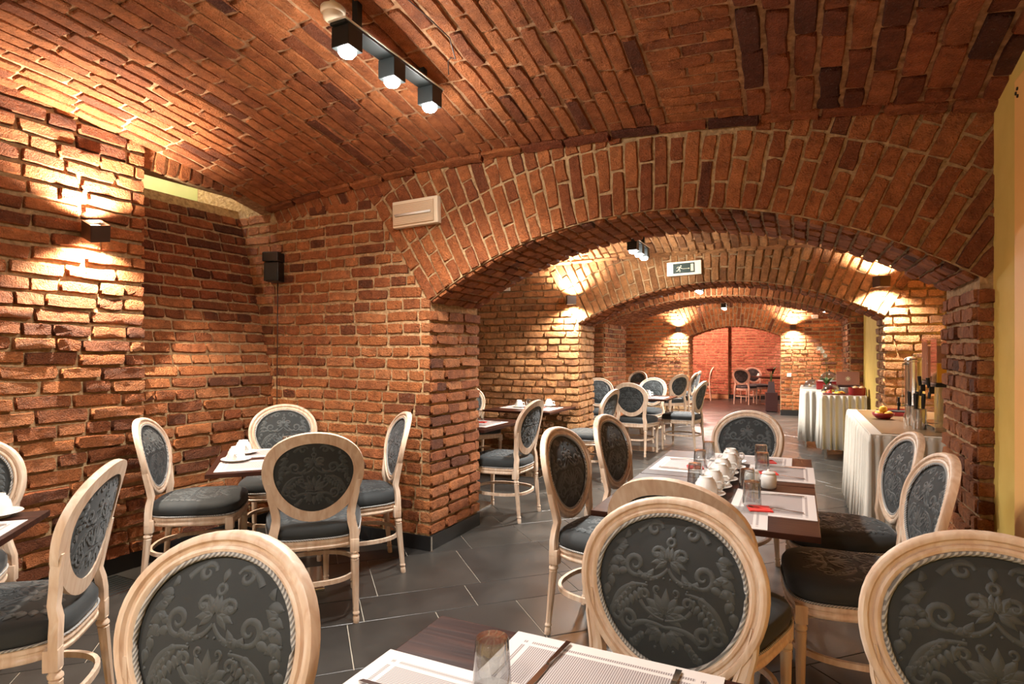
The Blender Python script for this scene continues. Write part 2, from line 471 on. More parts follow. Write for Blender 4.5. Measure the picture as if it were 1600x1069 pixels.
# ------------------------------------------------------------------ the cellar: dimensions
XL = -3.82; XR = 0.816
Y1, Y1B = 3.44, 4.12      # first arch wall
Y2, Y2B = 6.56, 7.10      # second
Y3, Y3B = 9.50, 10.80     # third
Y4, Y4B = 14.40, 14.95    # end wall with opening
YE = 19.2                 # end of the far room
YN = -2.2                 # behind the camera
def arc(xa, xb, zs, zc):
    c = (xa + xb) / 2; h = (xb - xa) / 2; s = zc - zs
    R = (h * h + s * s) / (2 * s)
    return c, zc - R, R
def cap1(X, Y):
    return 2.655 - 0.155 * ((X + 1.5) / 2.32) ** 2 + 0.305 * (1 - ((Y - 1.0) / 2.44) ** 2)
def cap2(X, Y):
    return 2.44 - 0.06 * ((X + 1.3) / 2.4) ** 2 + 0.22 * (1 - ((Y - 5.34) / 1.22) ** 2)

# ---- floor and its tiles (laid diagonally in rows of three widths)
mb = MB(); mb.add([(-6, YN, -.004), (3, YN, -.004), (3, YE + .5, -.004), (-6, YE + .5, -.004), (-6, YN, -.1), (3, YN, -.1), (3, YE + .5, -.1), (-6, YE + .5, -.1)], [(0, 1, 2, 3), (7, 6, 5, 4), (0, 4, 5, 1), (1, 5, 6, 2), (2, 6, 7, 3), (3, 7, 4, 0)])
floor = struct('floor', mb, 'grout', 'dark grey stone tile floor laid on the diagonal')
dA = np.array([.7071, .7071, 0]); dB = np.array([-.7071, .7071, 0])
def tile_mesh(l, w):
    g = .0022; a, b_ = l / 2 - g, w / 2 - g; e = .0015
    v = [(-a, -b_, -.006), (a, -b_, -.006), (a, b_, -.006), (-a, b_, -.006), (-a, -b_, -.001), (a, -b_, -.001), (a, b_, -.001), (-a, b_, -.001), (-a + e, -b_ + e, 0), (a - e, -b_ + e, 0), (a - e, b_ - e, 0), (-a + e, b_ - e, 0)]
    f = []
    for r_ in (0, 4):
        for i in range(4): f.append((r_ + i, r_ + (i + 1) % 4, r_ + 4 + (i + 1) % 4, r_ + 4 + i))
    f.append((8, 9, 10, 11)); return v, f
tiles = []
b0 = 2.612 - 1.36 * 4
kk = 0
while b0 < 17.5:
    for w, l, ph in ((.453, .45, .195), (.300, .60, .279), (.611, .60, .38)):
        a = ph - .6 * 30 + (0.0 if kk % 2 == 0 else 0.17)
        a = ph - l * 30
        while a < 16:
            c = dA * (a + l / 2) + dB * (b0 + w / 2)
            if -4.4 < c[0] < 1.6 and -.6 < c[1] < 19.6 and in_view(c, 220):
                tiles.append((to_px(c)[2], c, l, w))
            a += l
        b0 += w
    kk += 1
tiles.sort(key=lambda q: q[0])
tm = {}
rv = []; rf = []
for i, (t, c, l, w) in enumerate(tiles):
    key = (l, w)
    if key not in tm:
        v, f = tile_mesh(l, w); me = bpy.data.meshes.new('floor_tile'); me.from_pydata(v, [], f); me.update(); me.materials.append(MATS['floor_tile']); tm[key] = (me, v, f)
    if i < 300:
        o = bpy.data.objects.new('floor_tile', tm[key][0]); COL.objects.link(o); o.location = c; o.rotation_euler = (0, 0, math.radians(45)); o.parent = floor
    else:
        off = len(rv); v, f = tm[key][1:]
        rv += [tuple(c + dA * p[0] + dB * p[1] + np.array([0, 0, p[2]])) for p in v]; rf += [tuple(k + off for k in q) for q in f]
if rv: mk('floor_tile_field', rv, rf, 'floor_tile', floor)['kind'] = 'stuff'

# ---- left wall: pilaster, sloping recess below the light shaft
mb = MB()
mb.box((XL - .30, (YN + 2.40) / 2, 1.55), (.60, 2.40 - YN, 3.1))
RX = -4.20; RZ = 2.545; RZ0 = 1.2
v = [(XL, 2.40, 0), (XL, Y1 + .3, 0), (XL, Y1 + .3, RZ0), (XL, 2.40, RZ0), (RX, 2.40, RZ), (RX, Y1 + .3, RZ), (RX - .45, 2.40, RZ), (RX - .45, Y1 + .3, RZ), (RX - .45, 2.4, 0), (RX - .45, Y1 + .3, 0)]
mb.add(v, [(0, 1, 2, 3), (3, 2, 5, 4), (4, 5, 7, 6), (6, 7, 9, 8)])
wl = struct('wall_left', mb, 'mortar', 'rough brick side wall with a sloping recess under a light shaft')
B = Bricks()
flat_wall(B, (XL, 0, 0), (0, 1, 0), (1, 0, 0), 33, lambda z: [(0.35, 2.40)] if z < cap1(XL, 1.6) + .12 else [], .085, .10, 'brick_wall', .032, 'MMS', wob=.012)
flat_wall(B, (XL, 0, 0), (0, 1, 0), (1, 0, 0), 13, lambda z: [(2.41, Y1)], .085, .10, 'brick_wall', .022, 'SM')
sl = unit((RX - XL, 0, RZ - RZ0)); sn = unit((RZ - RZ0, 0, XL - RX)); hl = math.hypot(RX - XL, RZ - RZ0)
for i in range(int(hl / .083)):
    d = (i + .5) * .083
    for u, L_ in course(2.41, Y1, 'SH'[i % 2], rnd.uniform(0, .1)):
        p = np.array([XL, u, RZ0]) + sl * d
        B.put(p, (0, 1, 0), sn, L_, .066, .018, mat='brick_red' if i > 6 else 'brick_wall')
# soldier bricks of the lintel over the shaft opening
for i in range(12):
    y = 2.44 + i * .086
    zt = cap1(XL, y) + .06; zb = 2.557
    if zt - zb > .03: B.put((XL - .01, y, (zt + zb) / 2), (0, .12, 1), (1, 0, 0), zt - zb, .072, .03, mat='brick_wall')
B.build(wl)
mb = MB(); mb.box((XL - .06, (2.40 + Y1) / 2, 2.80), (.11, Y1 - 2.40 + .1, .48)); struct('trim_1', mb, 'mortar', 'mortar bed of the flat lintel over the light shaft opening')
mb = MB()  # the light shaft behind
mb.box((-5.05, 2.92, 2.9), (.1, 1.9, 1.4)); mb.box((-4.5, 3.80, 2.9), (1.2, .1, 1.4)); mb.box((-4.5, 2.33, 2.9), (1.2, .1, 1.4)); mb.box((-4.5, 2.92, 3.62), (1.4, 1.9, .08)); mb.box((-4.85, 2.92, 2.5), (.5, 1.9, .1))
struct('wall_shaft', mb, 'shaft_plaster', 'pale yellow plaster of the light shaft above the recess')

# ---- generic wall with an arched opening
def arch_body(name, Ya, Yb, Xl, Xr, xa, xb, zs, zc, ztop, mat='mortar', label=None):
    c, zz, R = arc(xa, xb, zs, zc)
    xs = [Xl] + [xa + (xb - xa) * i / 28 for i in range(29)] + [Xr]
    mb = MB()
    low = []
    for x in xs: low.append(0 if (x < xa - 1e-6 or x > xb + 1e-6) else zz + math.sqrt(R * R - (x - c) ** 2))
    for k in range(len(xs) - 1):
        x0, x1 = xs[k], xs[k + 1]
        l0, l1 = low[k], low[k + 1]
        if k == 0: l1 = 0
        if k == len(xs) - 2: l0 = 0
        mb.add([(x0, Ya, l0), (x1, Ya, l1), (x1, Ya, ztop), (x0, Ya, ztop), (x0, Yb, l0), (x1, Yb, l1), (x1, Yb, ztop), (x0, Yb, ztop)],
               [(0, 1, 2, 3), (5, 4, 7, 6), (0, 4, 5, 1)])
    for x in (xa, xb):
        mb.add([(x, Ya, 0), (x, Yb, 0), (x, Yb, zs), (x, Ya, zs)], [(0, 1, 2, 3)])
    return struct(name, mb, mat, label), (c, zz, R)
def ring(B, Y, A, th0, th1, ztop, sgn=-1, ch=.078, mat='brick_wall', D=.02, lens=(.27, .135)):
    """radial voussoirs on the face at Y, from the intrados up to ztop(X)"""
    c, zz, R = A
    n = int(R * (th1 - th0) / ch); d = (th1 - th0) / n
    for i in range(n):
        th = th0 + (i + .5) * d
        e = np.array([math.sin(th), 0, math.cos(th)])
        r = R + .004; k = i % 2
        for it in range(8):
            Lb = lens[(it + k) % 2] * rnd.uniform(.93, 1.06)
            rm = r + Lb / 2
            x = c + math.sin(th) * r; z = zz + math.cos(th) * r
            if z > ztop(x) + .03: break
            rem = (ztop(x) + .05 - z) / max(.2, math.cos(th))
            if rem < .05: break
            Lb = min(Lb, rem); rm = r + Lb / 2
            B.put((c + e[0] * rm, Y, zz + e[2] * rm), e, (0, sgn, 0), Lb, rm * d - rnd.uniform(.010, .017), D, mat=mat)
            r += Lb + .012
def soffit(B, Ya, Yb, A, th0, th1, ch=.078, mat='brick_wall', D=.02):
    c, zz, R = A
    n = int(R * (th1 - th0) / ch); d = (th1 - th0) / n
    for i in range(n):
        th = th0 + (i + .5) * d
        for u, L_ in course(Ya, Yb, 'H', .05 * (i % 2), .012):
            B.put((c + math.sin(th) * R, u, zz + math.cos(th) * R), (0, 1, 0), (-math.sin(th), 0, -math.cos(th)), L_, R * d - .014, D, mat=mat)

# ---- first arch wall
XA, XB = -2.30, 0.765
ZS1, ZC1 = 1.72, 2.19
w1, A1 = arch_body('wall_back', Y1, Y1B, -4.7, 1.5, XA, XB, ZS1, ZC1, 3.2, 'mortar', 'brick wall with the wide near arch into the next vault')
TH = math.asin((XB - XA) / 2 / A1[2])
def skew_x(z):   # left limit of the ring as x at height z
    return A1[0] - math.tan(TH) * (z - A1[1])
B = Bricks()
def sp1(z):
    if z < ZS1: return [(-4.3, XA + .01)]
    if z < 2.34: return [(-4.3 if z > 1.3 else XL, skew_x(z) - .01)]
    if z < 2.56: return [(-4.3, XL), (max(XL, -1.5 - 2.32 * math.sqrt(max(0, (2.555 - z) / .155))), skew_x(z) - .01)]
    return [(-4.3, XL)] if z < 2.8 else []
flat_wall(B, (0, Y1, 0), (1, 0, 0), (0, -1, 0), 29, sp1, .0825, .10, 'brick_wall', .011, 'SH')
flat_wall(B, (XA, 0, 0), (0, 1, 0), (1, 0, 0), 20, lambda z: [(Y1 + .0, Y1B)] if z < ZS1 - .03 else [], .0825, .10, 'brick_wall', .024, 'MS')
for i in range(13):      # slanting edge bricks under the vault
    x = -3.74 + i * .083
    B.put((x, Y1, cap1(x, Y1) - .035), (-.55, 0, 1), (0, -1, 0), .17, .066, .012, mat='brick_vault')
B.build(w1)
a1 = empty('arch_near', (A1[0], Y1, 0)); a1['kind'] = 'structure'; a1['label'] = 'wide near brick arch of radial bricks'
def rebase(o):   # bricks are placed in world coordinates under an anchor
    o.location = (0, 0, 0)
rebase(a1)
B = Bricks()
ring(B, Y1, A1, -TH, TH + .01, lambda x: cap1(x, Y1) - .04, mat='brick_vault', D=.013)
B.build(a1)
a1s = empty('arch_near_soffit', (0, 0, 0)); a1s['kind'] = 'structure'; a1s['label'] = 'underside and right pier of the near brick arch'
B = Bricks()
soffit(B, Y1 + .01, Y1B, A1, -TH, TH, mat='brick_vault')
flat_wall(B, (XB, 0, 0), (0, 1, 0), (-1, 0, 0), 20, lambda z: [(Y1, Y1B)] if z < ZS1 - .03 else [], .0825, .02, 'brick_wall', .024, 'HMH')
flat_wall(B, (0, Y1, 0), (1, 0, 0), (0, -1, 0), 20, lambda z: [(XB - .01, XR + .02)] if z < ZS1 else [], .0825, .02, 'brick_wall', .02, 'H')
B.build(a1s)

# ---- the near vault: body and three fields of bricks
def vault_body(name, f, x0, x1, y0, y1, nx=36, ny=40, mat='mortar_vault', label=None, th=.25):
    v = []; fc = []
    for j in range(ny + 1):
        for i in range(nx + 1):
            x = x0 + (x1 - x0) * i / nx; y = y0 + (y1 - y0) * j / ny
            v.append((x, y, f(x, y)))
    n = len(v); v += [(p[0], p[1], p[2] + th) for p in v]
    for j in range(ny):
        for i in range(nx):
            a = j * (nx + 1) + i
            fc.append((a, a + nx + 1, a + nx + 2, a + 1)); fc.append((n + a, n + a + 1, n + a + nx + 2, n + a + nx + 1))
    mb = MB(); mb.add(v, fc)
    o = struct(name, mb, mat, label, True)
    return o
def cap1b(x, y):   # goes on as a cap behind the camera
    return max(cap1(x, y), 2.25)
cv = vault_body('ceiling', cap1b, XL - .1, XR + .3, YN, Y1 + .02, label='low brick vault over the near dining bay')
def vault_brick(B, f, x, y, L_, H, along, mat, D=.02):
    e = 1e-3
    fx = (f(x + e, y) - f(x - e, y)) / 2 / e; fy = (f(x, y + e) - f(x, y - e)) / 2 / e
    nrm = np.array([fx, fy, -1.0]); ex = np.array([0, 1, fy]) if along == 'y' else np.array([1, 0, fx])
    B.put((x, y, f(x, y)), ex, nrm, L_, H, D, mat=mat)
B = Bricks()
xs = XL + .03; i = 0
while xs < -.70:
    ch = rnd.uniform(.078, .09)
    for u, L_ in course(-.6, Y1 - .085, 'S', rnd.uniform(0, .2), .012):
        vault_brick(B, cap1, xs + ch / 2 + .006 * math.sin(u * 2.2 + i), u, L_, ch - rnd.uniform(.008, .014), 'y', 'brick_vault', .014)
    xs += ch; i += 1
B.build(cv)
xe = xs
cr = empty('ceiling_right', (0, 0, 0)); cr['kind'] = 'structure'; cr['label'] = 'dark red brick field of the vault beside the yellow wall'
B = Bricks()
ys = Y1 - .085; i = 0
while ys > .3:      # narrow strip laid crosswise
    ch = rnd.uniform(.07, .08); ys -= ch
    for u, L_ in course(xe + .005, -.255, 'S' if i % 2 else 'M', .12 * (i % 2), .01):
        vault_brick(B, cap1, u, ys + ch / 2, L_, ch - .013, 'x', 'brick_vault', .013)
    i += 1
xs = -.245; i = 0
while xs < XR + .1:
    ch = rnd.uniform(.10, .115)
    for u, L_ in course(.2, Y1 - .085, 'S' if i % 3 else 'M', rnd.uniform(0, .2), .012):
        vault_brick(B, cap1, xs + ch / 2, u, L_, ch - rnd.uniform(.014, .02), 'y', 'brick_red', .02)
    xs += ch; i += 1
for u, L_ in course(XL + .02, XR + .1, 'S', 0, .012):     # edge course along the arch wall
    vault_brick(B, cap1, u, Y1 - .045, L_, .07, 'x', 'brick_red' if u > -1.6 else 'brick_vault', .026)
B.build(cr)

# ---- right wall, yellow
mb = MB(); mb.box((XR + .25, (YN + Y1) / 2, 1.6), (.5, Y1 - YN - .002, 3.2))
struct('wall_right', mb, 'yellow_plaster', 'yellow painted wall at the right of the near bay')
mb = MB(); mb.box((XR - .02, 2.15, 1.225), (.04, 1.70, 2.45), bev=.012)
tp = struct('trim_2', mb, 'warm_lit_orange', 'panel on the yellow wall with warm light coloured in as orange')
mb = MB()
for dy, dz in ((0, 0), (.018, -.012), (-.004, -.03)): mb.lathe([(.007, 0), (.007, .004)], 10, Matrix.Translation((XR - .04, 2.95 + dy, 2.40 + dz)) @ Matrix.Rotation(-math.pi / 2, 4, 'Y'))
mb.obj('screw_holes', 'black_plastic', tp)
mb = MB(); mb.box((-1.5, YN - .1, 1.5), (5.6, .2, 3.2))
struct('wall_front', mb, 'yellow_plaster', 'plastered wall closing the near bay behind the viewer')

# ---- second bay
w2, A2 = arch_body('wall_middle', Y2, Y2B, -4.7, 1.6, -2.31, 0.745, 1.71, 2.125, 3.0, 'mortar', 'brick wall with the second arch')
TH2 = math.asin((.745 + 2.31) / 2 / A2[2])
B = Bricks()
def sp2(z):
    o = []
    sk = A2[0] - math.tan(TH2) * (z - A2[1]) if z > 1.71 else -2.30
    if z < 2.48: o.append((-4.1, sk))
    sr = A2[0] + math.tan(TH2) * (z - A2[1]) if z > 1.71 else .735
    if z < 2.45: o.append((sr, 1.2))
    return o
flat_wall(B, (0, Y2, 0), (1, 0, 0), (0, -1, 0), 29, sp2, .0825, .06, 'brick_pale', .024, 'SHM')
flat_wall(B, (-2.31, 0, 0), (0, 1, 0), (1, 0, 0), 20, lambda z: [(Y2, Y2B)] if z < 1.7 else [], .0825, .06, 'brick_pale', .022, 'MH')
flat_wall(B, (.745, 0, 0), (0, 1, 0), (-1, 0, 0), 20, lambda z: [(Y2, Y2B)] if z < 1.7 else [], .0825, .06, 'brick_pale', .022, 'MH')
B.build(w2)
a2 = empty('arch_middle', (0, 0, 0)); a2['kind'] = 'structure'; a2['label'] = 'second brick arch behind the near arch'
B = Bricks()
ring(B, Y2, A2, -TH2, TH2, lambda x: 2.44, mat='brick_pale', D=.02)
soffit(B, Y2 + .01, Y2B, A2, -TH2, TH2, mat='brick_vault')
B.build(a2)
c2 = vault_body('ceiling_middle', lambda x, y: max(cap2(x, y), 2.2), -4.2, 1.5, Y1B, Y2 + .02, 30, 20, label='brick vault of the second bay')
B = Bricks()
xs = -3.0; i = 0
while xs < 1.2:
    ch = rnd.uniform(.08, .09)
    for u, L_ in course(Y1B + .7, Y2 - .08, 'S', rnd.uniform(0, .2), .012):
        vault_brick(B, cap2, xs + ch / 2, u, L_, ch - .014, 'y', 'brick_pale', .02)
    xs += ch; i += 1
for u, L_ in course(-3.2, 1.2, 'S', 0, .012): vault_brick(B, cap2, u, Y2 - .045, L_, .07, 'x', 'brick_pale', .024)
B.build(c2)
mb = MB(); mb.box((-4.2, (Y1B + Y2) / 2, 1.5), (.3, Y2 - Y1B, 3)); struct('wall_left_middle', mb, 'mortar', 'left wall of the second bay')
mb = MB(); mb.box((1.42, (Y1B + Y2) / 2, 1.5), (.4, Y2 - Y1B, 3)); wrm = struct('wall_right_middle', mb, 'yellow_plaster', 'right wall of the second bay beside the buffet')

# ---- third bay between second and third arch
mb = MB(); mb.box((-4.1, (Y2B + Y3) / 2, 1.5), (.4, Y3 - Y2B, 3)); struct('wall_left_far', mb, 'mortar', 'left wall of the third bay')
mb = MB(); mb.box((1.02, (Y2B + Y3) / 2, 1.5), (.4, Y3 - Y2B, 3)); struct('wall_right_far', mb, 'yellow_plaster', 'yellow wall beyond the second arch')
def cap3(x, y): return 2.42 - .05 * ((x + 1) / 2.4) ** 2 + .15 * (1 - ((y - 8.3) / 1.2) ** 2)
vault_body('ceiling_far', cap3, -4.1, 1.1, Y2B - .02, Y3 + .02, 20, 16, label='vault between the second and third arch')
w3, A3 = arch_body('wall_far', Y3, Y3B, -4.3, 1.4, -2.89, 0.65, 1.87, 2.25, 3.0, 'mortar', 'brick wall with the third arch')
TH3 = math.asin((.65 + 2.89) / 2 / A3[2])
B = Bricks()
flat_wall(B, (0, Y3, 0), (1, 0, 0), (0, -1, 0), 28, lambda z: [(-4.0, -2.9), (.66, .82)] if z < 1.87 else [(-4.0, A3[0] - math.tan(TH3) * (z - A3[1])), (A3[0] + math.tan(TH3) * (z - A3[1]), .82)] if z < 2.4 else [], .0825, .06, 'brick_wall', .02, 'SH')
flat_wall(B, (-2.89, 0, 0), (0, 1, 0), (1, 0, 0), 22, lambda z: [(Y3, Y3B)] if z < 1.86 else [], .0825, .06, 'brick_wall', .02, 'SH')
flat_wall(B, (.65, 0, 0), (0, 1, 0), (-1, 0, 0), 22, lambda z: [(Y3, Y3B)] if z < 1.86 else [], .0825, .06, 'brick_wall', .02, 'SH')
ring(B, Y3, A3, -TH3, TH3, lambda x: 2.5, mat='brick_wall', D=.018)
soffit(B, Y3 + .01, Y3B, A3, -TH3, TH3, mat='brick_vault')
B.build(w3, minpx=18)

# ---- fourth bay and the end wall
mb = MB(); mb.box((-4.1, (Y3B + Y4) / 2, 1.5), (.5, Y4 - Y3B, 3)); struct('wall_left_end', mb, 'mortar', 'left wall of the last bay')
mb = MB(); mb.box((1.15, (Y3B + Y4) / 2, 1.5), (.5, Y4 - Y3B, 3)); struct('wall_right_end', mb, 'yellow_plaster', 'right wall of the last bay')
vault_body('ceiling_end', lambda x, y: 2.75 - .1 * ((x + 1) / 2.4) ** 2, -4.1, 1.2, Y3B - .02, Y4 + .02, 16, 10, label='vault of the last bay')
w4, A4 = arch_body('wall_end', Y4, Y4B, -4.3, 1.4, -2.32, -0.35, 1.77, 2.005, 3.0, 'mortar', 'brick end wall with the low arched opening')
TH4 = math.asin((2.32 - .35) / 2 / A4[2]) 
B = Bricks()
def sp4(z):
    if z < 1.77: return [(-3.9, -2.33), (-.34, .92)]
    o = [(-3.9, A4[0] - math.tan(TH4) * (z - A4[1]))]; o.append((A4[0] + math.tan(TH4) * (z - A4[1]), .92))
    return o if z < 2.7 else []
flat_wall(B, (0, Y4, 0), (1, 0, 0), (0, -1, 0), 30, sp4, .0825, .12, 'brick_wall', .018, 'SH')
ring(B, Y4, A4, -TH4, TH4, lambda x: 2.72, mat='brick_wall', D=.018, ch=.072)
soffit(B, Y4 + .01, Y4B, A4, -TH4, TH4)
flat_wall(B, (-2.32, 0, 0), (0, 1, 0), (1, 0, 0), 20, lambda z: [(Y4, Y4B)] if z < 1.77 else [], .0825, .12, 'brick_wall', .018, 'SH')
B.build(w4, minpx=19)
# ---- far room
mb = MB(); mb.box((-1.2, YE + .15, 1.4), (6, .3, 2.8)); mb.box((-3.4, YE - .08, 1.4), (3.0, .3, 2.8))
w5 = struct('wall_far_room', mb, 'mortar', 'rosy lit brick wall of the far room')
B = Bricks()
flat_wall(B, (0, YE, 0), (1, 0, 0), (0, -1, 0), 30, lambda z: [(-1.9, 1.2)] if z < 2.5 else [], .0825, .12, 'brick_rose', .018, 'SH')
flat_wall(B, (0, YE - .23, 0), (1, 0, 0), (0, -1, 0), 30, lambda z: [(-4.2, -1.9)] if z < 2.5 else [], .0825, .12, 'brick_rose', .018, 'SH')
B.build(w5, objects=False)
mb = MB(); mb.box((-4.3, (Y4B + YE) / 2, 1.4), (.3, YE - Y4B + .4, 2.8)); mb.box((1.55, (Y4B + YE) / 2, 1.4), (.3, YE - Y4B + .4, 2.8)); mb.box((-1.4, (Y4B + YE) / 2, 2.85), (6.2, YE - Y4B + .8, .2))
struct('ceiling_far_room', mb, 'brick_rose', 'side walls and flat ceiling of the far room')

# ---- skirting tiles
def skirting(name, p0, p1, n, h=.1, label=None):
    p0 = np.array(p0, float); p1 = np.array(p1, float); L_ = np.linalg.norm(p1 - p0); d = (p1 - p0) / L_
    nv = np.array(n, float)
    mb = MB(); ang = math.atan2(d[1], d[0])
    M = Matrix.Translation(tuple((p0 + p1) / 2 + nv * .008)) @ Matrix.Rotation(ang, 4, 'Z')
    mb.box((0, 0, h / 2 - .002), (L_, .016, h - .004), M)
    o = struct(name, mb, 'grout', label)
    k = max(1, round(L_ / .6)); w = L_ / k
    for i in range(k):
        mb = MB(); mb.box((0, 0, h / 2), (w - .004, .014, h), bev=.0015)
        t = mb.obj('skirting_tile', 'skirting_tile', o)
        c = p0 + d * (w * (i + .5)) + nv * .018
        t.location = c; t.rotation_euler = (0, 0, ang)
skirting('baseboard_left', (XL, .3, 0), (XL, Y1 - .03, 0), (1, 0, 0), .1, 'black tile skirting along the left wall')
skirting('baseboard_back', (XL, Y1, 0), (XA + .025, Y1, 0), (0, -1, 0), .1, 'black tile skirting along the arch wall')
skirting('baseboard_pier', (XA, Y1 - .02, 0), (XA, Y1B, 0), (1, 0, 0), .1, 'black tile skirting round the pier side')
skirting('baseboard_end', (-.35, Y4, 0), (.9, Y4, 0), (0, -1, 0), .12, 'black tile skirting of the end wall')
skirting('baseboard_far_room', (-1.9, YE, 0), (1.2, YE, 0), (0, -1, 0), .12, 'black tile skirting of the far room')

# ------------------------------------------------------------------ lamps
def lamp_light(name, kind, loc, power, col, parent, size=None, blend=.7, soft=.03, aim=None):
    l = bpy.data.lights.new(name, kind)
    l.energy = power; l.color = col; l.shadow_soft_size = soft
    if kind == 'SPOT': l.spot_size = math.radians(size); l.spot_blend = blend
    o = bpy.data.objects.new(name, l); COL.objects.link(o); o.parent = parent; o.location = loc
    if aim is not None: o.rotation_euler = Vector(aim).to_track_quat('-Z', 'Y').to_euler()
    return o
def triple_spot(loc, zc, heads, label, power=SPOT_W, s=1.0, glow='lamp_glow'):
    """bar of square spot heads below a white edged plate, hung from the vault at zc"""
    x, y, z = loc
    r = empty('ceiling_spotlight', (x, y, z), 0, label, 'lamp', 'bar spotlights on the vaults')
    ln = max(heads) - min(heads) + .12 * s
    mb = MB(); mb.box((0, 0, 0), (.085 * s, ln, .012), bev=.003); mb.obj('mounting_plate', 'dark_metal', r)
    mb = MB(); mb.box((0, 0, .009), (.095 * s, ln + .01, .006)); mb.obj('plate_edge', 'white_plastic', r)
    for h in (min(heads), max(heads)):
        mb = MB(); mb.box((0, h * .8, (zc(x, y + h * .8) - z) / 2 + .01), (.03, .03, zc(x, y + h * .8) - z + .01))
        mb.obj('ceiling_mount', 'dark_metal', r)
    for h in heads:
        mb = MB(); a = .046 * s
        mb.box((0, h, -.05 * s), (2 * a, 2 * a, .088 * s), bev=.004)
        hd = mb.obj('spot_head', 'dark_metal', r)
        mb = MB(); mb.lathe([(.036 * s, -.092 * s), (.038 * s, -.104 * s), (.028 * s, -.118 * s), (0.0001, -.124 * s)], 20, c=(0, h, 0)); mb.obj('lens', glow, hd, True)
        if power:
            lamp_light('spot_beam', 'SPOT', (0, h, -.14 * s), power, WHITE, r, 150, .9, .03, (0, 0, -1))
            lamp_light('spot_spill', 'POINT', (0, h, -.14 * s), power * .09, WHITE, r, soft=.04)
    return r
triple_spot((-1.735, 2.285, 2.75), cap1, (-.315, -.005, .315), 'three head spotlight bar glaring on the near vault')
def sconce(p, n, rot, label, power=SCONCE_W, s=1.0, tilt=0):
    """small cube wall lamp throwing light up and down"""
    n = Vector(n); ang = math.atan2(n.y, n.x)
    r = empty('wall_sconce', p, ang, label, 'lamp', 'cube wall sconces')
    mb = MB(); mb.box((.012, 0, 0), (.024, .06, .06), bev=.003); mb.obj('wall_bracket', 'bronze_metal', r)
    M = Matrix.Translation((.075 * s + .02, 0, 0)) @ Matrix.Rotation(math.radians(rot), 4, 'Z') @ Matrix.Rotation(math.radians(tilt), 4, 'Y') @ Matrix.Rotation(math.radians(tilt * .5), 4, 'X')
    mb = MB(); a = .05 * s
    for d in ((a, 0), (-a, 0)): mb.box((d[0], 0, 0), (.006, 2 * a, 2 * a), M)
    for d in (a, -a): mb.box((0, d, 0), (2 * a, .006, 2 * a), M)
    mb.box((0, 0, 0), (2 * a, 2 * a, .006), M)
    mb.obj('lamp_body', 'bronze_metal', r)
    for sg in (1, -1):
        mb = MB(); mb.lathe([(.034 * s, 0), (.034 * s, sg * .012)], 16, M @ Matrix.Translation((0, 0, sg * .018 * s))); mb.obj('lens', 'sconce_glow', r)
        lamp_light('sconce_beam', 'SPOT', (.075 * s + .02, 0, sg * .056 * s), power, WARM, r, 140, .9, .02, (-.15, 0, sg))
    return r
sconce((XL + .02, 2.06, 2.08), (1, 0, 0), 0, 'brown cube sconce lighting the left brick wall', SCONCE_W * 4.0, tilt=24)
sconce((-2.36, Y2 - .02, 1.98), (0, -1, 0), 30, 'cube sconce at the left foot of the second arch', 100)
sconce((.70, Y2 - .02, 2.03), (0, -1, 0), 30, 'cube sconce at the right foot of the second arch', 100)
sconce((-2.55, Y4 - .02, 1.94), (0, -1, 0), 10, 'small cube sconce left of the far opening', 150)
sconce((-.10, Y4 - .02, 1.94), (0, -1, 0), 10, 'small cube sconce right of the far opening', 150)
triple_spot((-.7, -.75, 2.66), cap1b, (-.315, 0, .315), 'added unseen three head spotlight bar on the vault behind the viewer', SPOT_W * .42)  # unseen extra bar, added to brighten the dark foreground
triple_spot((-2.6, -.75, 2.58), cap1b, (-.315, 0, .315), 'added unseen three head spotlight bar behind the viewer near the left wall', SPOT_W * .5)  # another unseen bar, added as fill for the left tables and foreground
triple_spot((-1.39, 5.70, 2.42), cap2, (-.22, 0, .22), 'three head spotlight bar in the second bay', SPOT_W * 1.4)
triple_spot((-1.29, 8.9, 2.36), cap3, (-.13, .13), 'two head spotlight bar between second and third arch', SPOT_W * 2.4)
triple_spot((-1.35, 12.7, 2.38), lambda x, y: 2.74, (-.1, .1), 'two head spotlight bar far down the cellar', SPOT_W * 3.6)
r = empty('downlight', (.36, 9.9, 1.985), 0, 'small round downlight under the third arch', 'lamp')
mb = MB(); mb.lathe([(.03, .03), (.035, 0), (.028, -.004)], 16); mb.obj('rim', 'steel', r)
mb = MB(); mb.lathe([(.026, -.004), (.0001, -.008)], 16); mb.obj('lens', 'lamp_glow', r)
lamp_light('downlight_beam', 'SPOT', (0, 0, -.02), 10, WARM, r, 140, .8, .02, (0, 0, -1))
# lamp of the far room, pinkish
r = empty('pendant_lamp', (-2.6, 16.9, 2.745), 0, 'round ceiling lamp tinting the far room pink', 'lamp')
mb = MB(); mb.lathe([(.14, 0), (.15, -.03), (.1, -.07), (.0001, -.08)], 24); mb.obj('diffuser', 'white_plastic', r, True)
lamp_light('pink_lamp', 'POINT', (0, 0, -.18), 330, (1.0, 0.56, 0.46), r, soft=.1)
sconce((-.05, YE - .02, 1.9), (0, -1, 0), 10, 'small cube sconce on the rosy wall of the far room', 60)
